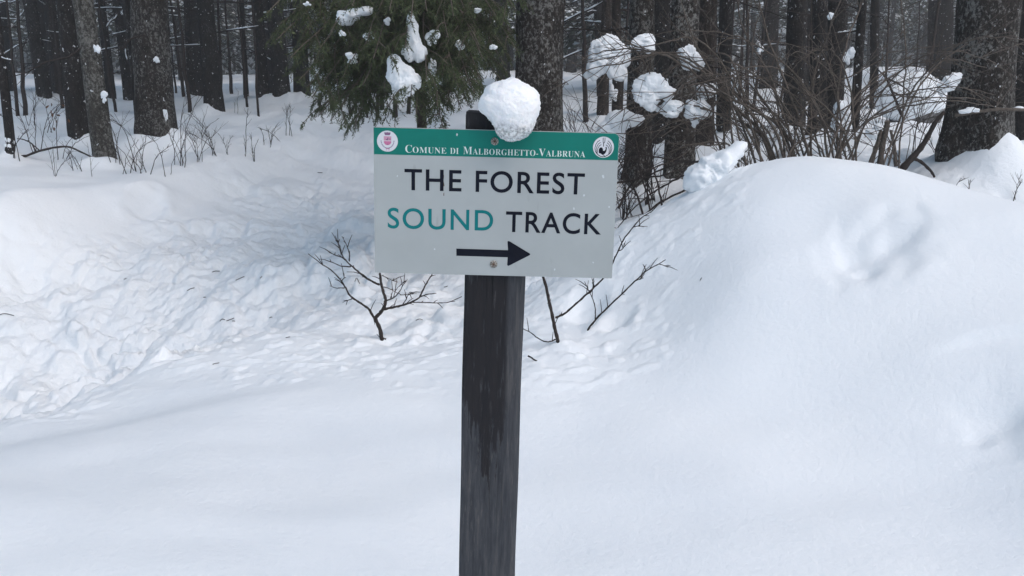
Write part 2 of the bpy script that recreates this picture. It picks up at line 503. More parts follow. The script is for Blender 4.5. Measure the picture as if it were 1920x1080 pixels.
ORD = ['first', 'second', 'third', 'fourth', 'fifth', 'sixth', 'seventh', 'eighth', 'ninth', 'tenth', 'eleventh', 'twelfth', 'thirteenth', 'fourteenth', 'fifteenth', 'sixteenth', 'seventeenth', 'eighteenth', 'nineteenth', 'twentieth',
       'twenty-first', 'twenty-second', 'twenty-third', 'twenty-fourth', 'twenty-fifth', 'twenty-sixth']
MARKS = [(-500, 'left edge'), (172, 'pale leaning trunk'), (288, 'thickest left trunk'), (392, 'speckled black trunk'), (523, 'wide dark trunk'), (800, 'evergreen'), (1016, 'trunk behind the post'), (1196, 'first lichened trunk'), (1284, 'second lichened trunk'), (1490, 'black trunk'), (1642, 'thin upright trunk'), (1838, 'thickest right trunk'), (2400, 'right edge')]


def order_labels(items, kind, tail=None):
    """items: (picture column, object). Labels each by its order from the left, between two landmarks of the photograph"""
    items = sorted(items, key=lambda t: t[0])
    if tail:
        for k, (_, o) in enumerate(items):
            o['label'] = '%s %s from the left %s' % (ORD[k], kind, tail)
        return
    for (a, na), (b, nb) in zip(MARKS[:-1], MARKS[1:]):
        g = [o for x, o in items if a <= x < b]
        for k, o in enumerate(g):
            if len(g) == 1:
                o['label'] = '%s between the %s and the %s' % (kind, na, nb)
            else:
                o['label'] = '%s %s from left between %s and %s' % (ORD[k], kind, na, nb)


def tag(o, label=None, cat=None, group=None, kind=None):
    if label: o['label'] = label
    if cat: o['category'] = cat
    if group: o['group'] = group
    if kind: o['kind'] = kind
    return o


def empty(name, loc):
    o = bpy.data.objects.new(name, None)
    o.location = loc
    o.empty_display_size = 0.1
    return link(o)


def mesh_np(name, V, F, mats, smooth=True, midx=None):
    """V (n,3), F list of int arrays of equal width, or one array"""
    me = bpy.data.meshes.new(name)
    V = np.ascontiguousarray(V, dtype=np.float32)
    Fs = F if isinstance(F, list) else [F]
    Fs = [np.asarray(f, dtype=np.int32) for f in Fs if len(f)]
    tot = np.concatenate([np.full(len(f), f.shape[1], np.int32) for f in Fs])
    idx = np.concatenate([f.ravel() for f in Fs])
    me.vertices.add(len(V)); me.vertices.foreach_set('co', V.ravel())
    me.loops.add(len(idx)); me.loops.foreach_set('vertex_index', idx)
    me.polygons.add(len(tot))
    st = np.concatenate([[0], np.cumsum(tot)[:-1]]).astype(np.int32)
    me.polygons.foreach_set('loop_start', st)
    me.polygons.foreach_set('loop_total', tot)
    me.polygons.foreach_set('use_smooth', np.full(len(tot), smooth, bool))
    for m in mats:
        me.materials.append(m)
    if midx is not None:
        me.polygons.foreach_set('material_index', np.asarray(midx, np.int32))
    me.update(calc_edges=True)
    me.validate()
    return me


class MB:
    """collects tubes and faces"""
    def __init__(s):
        s.V, s.T, s.Q, s.mt, s.mq, s.n = [], [], [], [], [], 0

    def add(s, V, T=None, Q=None, mi=0):
        V = np.asarray(V, float)
        s.V.append(V)
        if T is not None and len(T):
            s.T.append(np.asarray(T) + s.n); s.mt.append(np.full(len(T), mi))
        if Q is not None and len(Q):
            s.Q.append(np.asarray(Q) + s.n); s.mq.append(np.full(len(Q), mi))
        s.n += len(V)

    def tube(s, P, R, sides=6, mi=0, cap=True):
        P = np.asarray(P, float); n = len(P)
        R = np.broadcast_to(np.asarray(R, float), (n,))
        t = np.gradient(P, axis=0)
        t /= np.linalg.norm(t, axis=1)[:, None] + 1e-9
        ref = np.array([0.0, 1, 0]) if abs(t[0][1]) < 0.9 else np.array([1.0, 0, 0])
        a = np.cross(t, ref); a /= np.linalg.norm(a, axis=1)[:, None] + 1e-9
        b = np.cross(t, a)
        ang = np.linspace(0, 2 * np.pi, sides, endpoint=False)
        V = P[:, None, :] + R[:, None, None] * (np.cos(ang)[None, :, None] * a[:, None, :] + np.sin(ang)[None, :, None] * b[:, None, :])
        V = V.reshape(-1, 3)
        i = np.arange(n - 1)[:, None] * sides; j = np.arange(sides)[None, :]; k = (j + 1) % sides
        Q = np.stack([i + j, i + k, i + sides + k, i + sides + j], -1).reshape(-1, 4)
        T = None
        if cap:
            V = np.vstack([V, P[-1:] + t[-1:] * R[-1] * 0.6, P[:1]])
            e = (n - 1) * sides; c = n * sides; j = np.arange(sides); k = (j + 1) % sides
            T = np.vstack([np.stack([e + j, e + k, np.full(sides, c)], -1), np.stack([k, j, np.full(sides, c + 1)], -1)])
        s.add(V, T, Q, mi)

    def mesh(s, name, mats, smooth=True):
        V = np.vstack(s.V)
        F, mi = [], []
        if s.T: F.append(np.vstack(s.T)); mi.append(np.concatenate(s.mt))
        if s.Q: F.append(np.vstack(s.Q)); mi.append(np.concatenate(s.mq))
        return mesh_np(name, V, F, mats, smooth, np.concatenate(mi))

    def build(s, name, mats, parent=None, smooth=True):
        me = s.mesh(name, mats if isinstance(mats, list) else [mats], smooth)
        return link(bpy.data.objects.new(name, me), parent)


def bend(P, k=4, wob=0.0, rg=rnd):
    """smooth a polyline (Catmull-Rom) and add a little wander"""
    P = [Vector(p) for p in P]
    Q = [P[0] * 2 - P[1]] + P + [P[-1] * 2 - P[-2]]
    out = []
    for i in range(1, len(Q) - 2):
        for j in range(k):
            t = j / k
            a, b, c, d = Q[i - 1], Q[i], Q[i + 1], Q[i + 2]
            p = 0.5 * ((2 * b) + (c - a) * t + (2 * a - 5 * b + 4 * c - d) * t * t + (3 * b - a - 3 * c + d) * t ** 3)
            if wob and (i > 1 or j):
                p = p + Vector((rg.uniform(-1, 1), rg.uniform(-1, 1), rg.uniform(-1, 1))) * wob
            out.append(p)
    out.append(P[-1])
    return np.array([tuple(p) for p in out])


# unit icosphere used for lumps
def ico(sub):
    import bmesh
    bm = bmesh.new()
    bmesh.ops.create_icosphere(bm, subdivisions=sub, radius=1)
    V = np.array([v.co[:] for v in bm.verts]); F = np.array([[v.index for v in f.verts] for f in bm.faces])
    bm.free()
    return V / np.linalg.norm(V, axis=1)[:, None], F


ICO = {k: ico(k) for k in (3, 4, 5, 6)}


def lump_mesh(name, balls, rough=0.05, sub=4, seed=0, mats=None, freq=9.0):
    """star-shaped union of balls (x, y, z, r) about their mean, roughened"""
    D, F = ICO[sub]
    B = np.array(balls, float)
    w = B[:, 3] ** 2
    c = (B[:, :3] * w[:, None]).sum(0) / w.sum()
    P = B[:, :3] - c
    b = D @ P.T
    disc = b * b - (P * P).sum(1)[None, :] + (B[:, 3] ** 2)[None, :]
    t = np.where(disc > 0, b + np.sqrt(np.maximum(disc, 0)), 0)
    t = np.maximum(t, 0)
    r = np.maximum((t ** 6).sum(1) ** (1 / 6.0), B[:, 3].min() * 0.35)
    R = np.mean(B[:, 3])
    r = r / (1 + 0.08 * len(B) ** .5)
    V = D * r[:, None]
    q = V / R
    n = rn3(q, 1.1, 0, seed) * 0.30 + rn3(q, 2.4, 1, seed + 1) * 0.16 + rn3(q, 5.5, 2, seed + 2) * 0.09 + rn3(q, 12.5, 3, seed + 3) * 0.05
    if sub >= 5:
        n = n + rn3(q, 24, 4, seed + 5) * .035 + rn3(q, 44, 5, seed + 6) * .02
    V = V + D * (n * R)[:, None] * (rough / 0.05) + c
    return mesh_np(name, V, F, mats or [M['snow_clump']], True)


# ------------------------------------------------------------------ trees: list first (their bases raise small mounds of snow)
# (base px, base py or ('Y', distance), trunk width px at the middle, top px at picture row 0, material, label)
TREES = [
    (20, 302, 15, -14, 'bark_dark', 'thin leaning dark trunk nearest the left edge, snow at its foot'),
    (10, 172, 26, 0, 'bark_dark', 'dark trunk standing at the very left edge behind the thin leaning one'),
    (87, 194, 24, 58, 'bark_dark', 'dark brown trunk second in from the left edge, deep among twigs'),
    (120, 190, 16, 96, 'bark_brown', 'slim reddish brown trunk just left of the stout dark pair at left'),
    (152, 268, 34, 122, 'bark_dark', 'stout dark trunk directly behind the leaning pale grey trunk'),
    (197, 316, 36, 150, 'bark_pale', 'leaning pale grey trunk with snow patches down its right side'),
    (208, 192, 16, 186, 'bark_dark', 'narrow black trunk just right of the leaning pale grey trunk'),
    (240, 195, 17, 220, 'bark_dark', 'slim black trunk standing left of the thickest trunk on the left'),
    (266, 262, 16, 246, 'bark_dark', 'narrow trunk pressed against the left side of the thickest left trunk'),
    (299, 272, 66, 283, 'bark_lichen', 'thickest trunk on the left, grey brown with snow packed at its foot'),
    (363, 188, 12, 350, 'bark_dark', 'thin trunk between the thickest left trunk and the black one'),
    (403, 216, 31, 382, 'bark_dark', 'black snow-speckled trunk at the start of the trodden path'),
    (461, 188, 8, 450, 'bark_brown', 'very thin stem right of the black snow-speckled trunk'),
    (492, 192, 21, 481, 'bark_dark', 'dark trunk left of the two trunks beside the evergreen boughs'),
    (528, 196, 31, 516, 'bark_dark', 'wide dark trunk just left of the evergreen boughs'),
    (570, 188, 28, 560, 'bark_dark', 'dark trunk half hidden by the left tips of the evergreen boughs'),
    (1012, ('Y', 6.3), 90, 1016, 'bark_lichen', 'thick lichened trunk right behind the snow-capped signpost'),
    (1131, 226, 19, 1138, 'bark_brown', 'slim brown trunk under the big snow pad left of the paired trunks'),
    (1158, 224, 17, 1152, 'bark_brown', 'slim trunk just right of the slim brown one, snow stuck to it'),
    (1191, ('Y', 7.0), 46, 1200, 'bark_lichen', 'lichened trunk closest to the right edge of the sign'),
    (1240, ('Y', 9.5), 38, 1238, 'bark_dark', 'dark trunk standing back between the two lichened trunks'),
    (1271, ('Y', 7.0), 52, 1290, 'bark_lichen', 'lichened trunk rising beside the broken snow block'),
    (1322, 285, 36, 1330, 'bark_brown', 'brown trunk behind the bramble right of the lichened pair'),
    (1358, 262, 24, 1362, 'bark_dark', 'narrow dark trunk behind the arching bramble stems'),
    (1442, 168, 30, 1445, 'bark_dark', 'dark far trunk left of the black double trunk behind the mound'),
    (1486, 246, 36, 1492, 'bark_dark', 'black trunk behind the bramble, left one of a close pair'),
    (1526, ('Y', 8.2), 30, 1534, 'bark_dark', 'snow-flecked trunk rising just behind the crest of the mound'),
    (1556, 256, 34, 1574, 'bark_dark', 'dark trunk behind the snow-covered stump, right of the close pair'),
    (1602, 262, 15, 1622, 'bark_dark', 'thin forked-looking dark trunk leaning right behind the mound'),
    (1641, 214, 15, 1642, 'bark_dark', 'thin upright dark trunk in front of the bright clearing'),
    (1762, 155, 44, 1764, 'bark_dark', 'dark trunk at the right side of the bright clearing'),
    (1828, ('Y', 6.2), 106, 1850, 'bark_lichen', 'thickest trunk at right, lichen-mottled, a snow heap against its foot'),
    (1908, 284, 36, 1912, 'bark_dark', 'dark trunk at the right edge of the picture'),
]
TB = []
for bx, by, w, tx, mt, lab in TREES:
    if isinstance(by, tuple):
        B = on(bx, by[1])
    else:
        B = hit(bx, by, 5.2)
    TB.append(B)
TREE_WELLS = []
for B, t in zip(TB, TREES):
    r = px2m(t[2], B) / 2
    TREE_WELLS.append((B.x, B.y, 0.16 + 1.6 * r, 0.05 + 0.10 * r))
rw = random.Random(3)
for B, t in zip(TB, TREES):
    r = px2m(t[2], B) / 2
    if B.y < 17:
        for _ in range(3):
            a_ = rw.uniform(0, 6.28); q_ = rw.uniform(.9, 1.5) * r
            TREE_WELLS.append((B.x + q_ * math.cos(a_), B.y + q_ * math.sin(a_), rw.uniform(.5, 1.0) * r + .04, rw.uniform(.03, .5) * r + .015))
p = on(1895, 6.0)
TREE_WELLS.append((p.x, p.y, 0.24, 0.20))
p = on(1840, 5.7)
TREE_WELLS.append((p.x, p.y, 0.3, -0.06))

# ------------------------------------------------------------------ snow ground: one sheet, fine near the path, coarse far away


def graded(lo, hi, step, end_lo, end_hi, grow=1.06):
    c = list(np.arange(lo, hi, step))
    a, s = lo, step
    while a > end_lo:
        s = min(s * grow, 6.0); a -= s; c.insert(0, a)
    a, s = c[-1], step
    while a < end_hi:
        s = min(s * grow, 6.0); a += s; c.append(a)
    return np.array(c)


gx = graded(-3.6, 3.2, 0.0145, -150, 150, 1.045)
gy = graded(2.2, 8.4, 0.0145, -60, 190, 1.035)
XX, YY = np.meshgrid(gx, gy)
ZZ = np.concatenate([H(XX[i:i + 80].ravel(), YY[i:i + 80].ravel()) for i in range(0, len(gy), 80)])
nx, ny = len(gx), len(gy)
ii = (np.arange(ny - 1)[:, None] * nx + np.arange(nx - 1)[None, :]).ravel()
ground_me = mesh_np('snow_ground', np.stack([XX.ravel(), YY.ravel(), ZZ], 1), np.stack([ii, ii + 1, ii + nx + 1, ii + nx], 1), [M['snow']])
TR = np.concatenate([lumpmask(XX[i:i + 80].ravel(), YY[i:i + 80].ravel()) for i in range(0, len(gy), 80)])
at_ = ground_me.attributes.new('trodden', 'FLOAT', 'POINT')
at_.data.foreach_set('value', np.clip(TR, 0, 1).astype(np.float32))
ground = link(bpy.data.objects.new('snow_ground', ground_me))
tag(ground, 'deep white snow over the clearing, the trodden path and the forest floor', kind='structure')
del XX, YY, ZZ

# ------------------------------------------------------------------ forest: trunks, dead branches, crowns


def trunk_mesh(name, axis, H_, r0, sides, mat, seed, flare=0.14, rings=26):
    """tapered trunk along axis from z=-0.35"""
    t = np.concatenate([np.linspace(-0.03, 0.25, rings), np.linspace(0.27, 1, 9)])
    zz = t * H_
    ax = np.array(axis, float)
    ax = ax / ax[2]
    ang = np.linspace(0, 2 * np.pi, sides, endpoint=False)
    zc = np.maximum(zz, 0)
    r = r0 * (1 - 0.8 * np.clip(zc / H_, 0, 1)) * (1 + flare * np.exp(-zc / 0.22)) + 0.004
    A, Z = np.meshgrid(ang, zz)
    root = 1 + 0.10 * np.exp(-np.maximum(Z, 0) / 0.3) * np.cos(A * 4 + seed) + 0.09 * np.exp(-np.maximum(Z, 0) / 0.35) * np.cos(A * 3 + seed * 2.1)
    S = np.stack([np.cos(A) * 2.2, np.sin(A) * 2.2, Z * 2.0], -1).reshape(-1, 3)
    nz = 1 + 0.05 * vn3(S, seed).reshape(A.shape) + 0.05 * vn3(S * np.array([2.5, 2.5, 3.0]), seed + 1).reshape(A.shape)
    R = r[:, None] * root * nz
    cx = ax[0] * Z + 0.02 * np.sin(Z * 0.9 + seed) * (Z > 0)
    cy = ax[1] * Z + 0.02 * np.cos(Z * 0.7 + seed) * (Z > 0)
    V = np.stack([cx + R * np.cos(A), cy + R * np.sin(A), Z], -1).reshape(-1, 3)
    n = len(zz)
    i = np.arange(n - 1)[:, None] * sides; j = np.arange(sides)[None, :]; k = (j + 1) % sides
    Q = np.stack([i + j, i + k, i + sides + k, i + sides + j], -1).reshape(-1, 4)
    return mesh_np(name, V, Q, [mat])


def dead_branches_mesh(seed, n, z0, z1, lmin, lmax, snow=0.25):
    rg = random.Random(seed)
    mb = MB()
    for _ in range(n):
        z = rg.uniform(z0, z1); a = rg.uniform(0, 2 * math.pi); L = rg.uniform(lmin, lmax)
        d = Vector((math.cos(a), math.sin(a), rg.uniform(-0.35, 0.15)))
        P = [Vector((0, 0, z)) + d * 0.05]
        for k in range(1, 5):
            P.append(P[-1] + d * (L / 4) + Vector((rg.uniform(-.06, .06), rg.uniform(-.06, .06), rg.uniform(-.05, .04))) * L)
        mb.tube([tuple(p) for p in P], np.linspace(0.011, 0.003, 5) * (0.6 + L * 0.5), 4, 0, False)
        for k in range(rg.randint(3, 7)):
            s = rg.uniform(0.25, 1.0) * 4; i = min(int(s), 3)
            q = P[i].lerp(P[i + 1], s - i)
            e = q + (d + Vector((rg.uniform(-1, 1), rg.uniform(-1, 1), rg.uniform(-.8, .5)))) * rg.uniform(0.08, 0.3) * L
            mid = q.lerp(e, .5) + Vector((rg.uniform(-1, 1), rg.uniform(-1, 1), rg.uniform(-1, 1))) * 0.03
            mb.tube([tuple(q), tuple(mid), tuple(e)], [0.004, 0.003, 0.0015], 3, 0, False)
        if rg.random() < snow:
            a0 = rg.randint(0, 1); Q = bend([tuple(p) for p in P[a0:a0 + rg.randint(3, 4)]], 3)
            rr_ = np.array([rg.uniform(.003, .014) for _ in Q]) * (0.6 + L * .35); rr_[0] = rr_[-1] = .003
            mb.tube(Q + np.array([0, 0, .012]) + np.stack([0 * rr_, 0 * rr_, rr_ * .6], 1), rr_, 6, 1, True)
    return mb.mesh('dead_branches', [M['twig'], M['snow_clump']])


def crown_mesh(seed, H_, z0, rmax, nb, per, size, snow, needle):
    """whorled spruce crown: limbs with many small hanging needle sprays, some carrying snow"""
    rg = np.random.default_rng(seed)
    mb = MB()
    for b in range(nb):
        f = (b + rg.uniform(0, 1)) / nb
        z = z0 + f * (H_ - z0) * 0.98
        L = rmax * (1 - f) ** 0.8 * rg.uniform(0.65, 1.1) + 0.15
        a = rg.uniform(0, 2 * np.pi)
        d = np.array([np.cos(a), np.sin(a)])
        t = np.linspace(0, 1, 5)
        dz = 0.12 * L * np.sin(t * 2.2) - L * rg.uniform(0.25, 0.5) * t ** 1.6
        P = np.stack([d[0] * L * t, d[1] * L * t, z + dz], 1)
        mb.tube(P, np.linspace(0.02, 0.004, 5) * (0.5 + 0.4 * L), 4, 0, False)
        n = max(4, int(per * L / rmax * rg.uniform(.7, 1.3)))
        tt = rg.uniform(0.12, 1.02, n)
        C = np.stack([np.interp(tt, t, P[:, k]) for k in range(3)], 1)
        side = np.array([-d[1], d[0], 0])
        sp = rg.normal(0, 0.20, n) * L * (1.1 - 0.6 * tt)
        C = C + sp[:, None] * side + np.stack([np.zeros(n), np.zeros(n), -np.abs(rg.normal(0, 0.10, n)) * L ** .5 - 0.12 * np.abs(sp)], 1)
        dirv = np.stack([d[0] * 0.7 + side[0] * np.sign(sp) * 0.6, d[1] * 0.7 + side[1] * np.sign(sp) * 0.6, -rg.uniform(0.1, 1.1, n)], 1) + rg.normal(0, 0.25, (n, 3))
        dirv /= np.linalg.norm(dirv, axis=1)[:, None]
        up = rg.normal(0, 0.6, (n, 3)) + np.array([0, 0, 1.0])
        wv = np.cross(dirv, up); wv /= np.linalg.norm(wv, axis=1)[:, None] + 1e-9
        ln = size * rg.uniform(0.6, 1.5, n)[:, None]; wd = size * rg.uniform(0.14, 0.32, n)[:, None]
        V = np.stack([C, C + dirv * ln * 0.45 + wv * wd, C + dirv * ln, C + dirv * ln * 0.45 - wv * wd], 1).reshape(-1, 3)
        Q = np.arange(n * 4).reshape(-1, 4)
        mb.add(V, None, Q, 1)
        k = rg.random(n) < snow
        if k.any():
            Cs = C[k] + np.array([0, 0, 0.03]); m = len(Cs)
            s = size * rg.uniform(0.18, 0.5, m)[:, None]
            ex = np.stack([np.cos(a + rg.normal(0, .5, m)), np.sin(a + rg.normal(0, .5, m)), -rg.uniform(0, .5, m)], 1); ey = np.cross(ex, np.array([0, 0, 1.0]))
            h = np.array([0, 0, 1.0]) * s * 0.55
            V = np.stack([Cs - ex * s, Cs + ey * s * 0.8, Cs + ex * s * 1.1, Cs - ey * s * 0.7, Cs + h, Cs - h * .6], 1).reshape(-1, 3)
            T = np.array([[0, 1, 4], [1, 2, 4], [2, 3, 4], [3, 0, 4], [1, 0, 5], [2, 1, 5], [3, 2, 5], [0, 3, 5]])
            T = (T[None] + 6 * np.arange(m)[:, None, None]).reshape(-1, 3)
            mb.add(V, T, None, 2)
    return mb.mesh('crown', [M['twig'], needle, M['snow_clump']], False)


HT = 16.0
CROWN_HIGH = [crown_mesh(100 + i, HT, 7.6 + 0.6 * i, 1.35, 38, 32, 0.30, 0.12, M['needle_far']) for i in range(3)]
CROWN_LOW = [crown_mesh(200 + i, HT, 1.9 + 0.5 * i, 2.4, 110, 60, 0.26, 0.42, M['needle_far']) for i in range(4)]
DEAD_NEAR = [dead_branches_mesh(300 + i, 20, 0.9, 6, 0.15, 0.7, 0.15) for i in range(4)]
DEAD_FAR = [dead_branches_mesh(320 + i, 34, 0.7, 6.5, 0.4, 1.5, 0.5) for i in range(5)]


def place_tree(name, B, r, axis, mat, seed, crown, dead, sides, rings, label, group, scale=1.0, trunk=None):
    root = empty(name, B)
    tag(root, label, 'tree', group)
    me = trunk or trunk_mesh('trunk', axis, HT * scale, r, sides, mat, seed, rings=rings)
    link(bpy.data.objects.new('trunk', me), root)
    sh = Matrix(((1, 0, axis[0] / axis[2], 0), (0, 1, axis[1] / axis[2], 0), (0, 0, 1, 0), (0, 0, 0, 1)))
    rot = Matrix.Rotation(seed * 1.7, 4, 'Z')
    for nm, m2 in (('crown', crown), ('dead_branches', dead)):
        if m2 is None:
            continue
        o = link(bpy.data.objects.new(nm, m2), root)
        o.rotation_euler = (0, 0, seed * 1.7)
        o.scale = (1, 1, scale)
        if nm == 'dead_branches': o['kind'] = 'stuff'
        ax = Vector((axis[0], axis[1], axis[2])).normalized()
        o.rotation_euler = (Vector((0, 0, 1)).rotation_difference(ax).to_matrix().to_4x4() @ rot).to_euler()
    return root


for i, ((bx, by, w, tx, mt, lab), B) in enumerate(zip(TREES, TB)):
    B = Vector((B.x, B.y, hz(B.x, B.y) - 0.04))
    top = at(tx, 0, B.y)
    ax = top - B
    r = px2m(w, B) / 2
    near = B.y < 11
    place_tree('spruce_tree', B, r, ax, M[mt], i + 1, CROWN_HIGH[i % 3], DEAD_NEAR[i % 4] if near else DEAD_FAR[i % 5], 28 if near else 16, 40 if near else 18,
               lab, 'trees at the edge of the forest', scale=rnd.uniform(0.9, 1.15))
    if bx == 1012: TRUNK_C = (B, ax, r)

# deeper rows of trees
far_trunks = [trunk_mesh('trunk', (rnd.uniform(-.02, .02), rnd.uniform(-.02, .02), 1), HT, 0.13, 9, M['bark_dark'], 500 + i, rings=9) for i in range(5)]
pts = [(B.x, B.y) for B in TB]
FAR = []
count = 0
tries = 0
while count < 120 and tries < 6000:
    tries += 1
    y = rnd.uniform(13, 23) if count < 32 else rnd.uniform(23, 42) if count < 44 else rnd.uniform(42, 62)
    x = rnd.uniform(-0.68, 0.68) * y
    pxx = 960 + FPX * x / (y * 0.99)
    if y < 17 and (rnd.random() < 0.5 or 560 < pxx < 1010):
        continue
    if 1640 < pxx < 1745 and y < 40:          # the bright gap at right
        continue
    if y < 32 and any(a_ < pxx < b_ for a_, b_ in ((400, 475), (165, 262), (318, 372), (1060, 1125), (1375, 1432))):   # gaps where the far snow shows
        continue
    if min((x - a) ** 2 + (y - b) ** 2 for a, b in pts) < (0.8 + 0.012 * y) ** 2:
        continue
    pts.append((x, y))
    s = rnd.uniform(0.6, 1.35)
    low = y > 30 or rnd.random() < 0.15
    o = place_tree('spruce_tree', Vector((x, y, hz(x, y) - 0.05)), 0.13, (0, 0, 1), None, count + 50,
                   CROWN_LOW[count % 4] if low else CROWN_HIGH[count % 3], DEAD_FAR[count % 5], 9, 9,
                   'dark snow-dusted spruce standing deep in the forest behind the front trunks', 'spruces deep in the forest', trunk=far_trunks[count % 5])
    o.scale = (s, s, rnd.uniform(0.85, 1.2))
    FAR.append((pxx, o))
    o.rotation_euler = (rnd.uniform(-.03, .03), rnd.uniform(-.05, .05), rnd.uniform(0, 6))
    count += 1

order_labels(FAR, 'far spruce')

# far-off wood, one mass
rgf = np.random.default_rng(77)
mb = MB()
for k in range(260):
    y = rgf.uniform(60, 100); x = rgf.uniform(-0.75, 0.75) * y
    z = hz(x, y) if k % 6 == 0 else 1.5
    Ht = rgf.uniform(13, 20); r0 = rgf.uniform(.10, .2)
    mb.tube([(x, y, z - .5), (x, y, z + Ht * .5), (x, y, z + Ht)], [r0, r0 * .6, .02], 6, 0, False)
    n = 620
    f = rgf.uniform(0.02, 1, n) ** 1.35
    rr = (2.4 * (1 - f) + 0.1) * np.sqrt(rgf.uniform(0.02, 1, n)); a = rgf.uniform(0, 2 * np.pi, n)
    C = np.stack([x + rr * np.cos(a), y + rr * np.sin(a), z + 0.5 + f * (Ht - .5) - 0.3 * rr], 1)
    d = np.stack([np.cos(a), np.sin(a), -rgf.uniform(.2, 1.2, n)], 1); d /= np.linalg.norm(d, axis=1)[:, None]
    wv = np.cross(d, rgf.normal(0, .6, (n, 3)) + np.array([0, 0, 1.])); wv /= np.linalg.norm(wv, axis=1)[:, None]
    ln = rgf.uniform(.35, .95, n)[:, None]; wd = rgf.uniform(.06, .17, n)[:, None]
    V = np.stack([C, C + d * ln * .5 + wv * wd, C + d * ln, C + d * ln * .5 - wv * wd], 1).reshape(-1, 3)
    Q = np.arange(4 * n).reshape(-1, 4)
    sn = rgf.random(n) < 0.5
    mb.add(V, None, Q[~sn], 1)
    mb.add(V[Q[sn].ravel()] * np.array([1, 1, 1]), None, np.arange(4 * sn.sum()).reshape(-1, 4), 2)
o = mb.build('distant_forest', [M['bark_dark'], M['needle_far'], M['snow_clump']], None, False)
tag(o, 'grey mass of snow-dusted spruces far off behind all trunks', 'forest', kind='stuff')

# ------------------------------------------------------------------ signpost
LEAN = math.radians(1.45)
post_root = empty('signpost', (-0.0608, 1.457, hz(-0.06, 1.5)))
pz = post_root.location.z
post_root.rotation_euler = (0, LEAN, 0)
tag(post_root, 'dark wooden signpost with a white and green trail sign in front', 'signpost')


def sl(px, py, Y=1.45):
    """pixel on the sign plane -> coordinates of the leaning signpost (x right, z up)"""
    P = at(px, py, Y)
    dx, dz = P.x - post_root.location.x, P.z - pz
    return dx * math.cos(LEAN) - dz * math.sin(LEAN), dx * math.sin(LEAN) + dz * math.cos(LEAN)


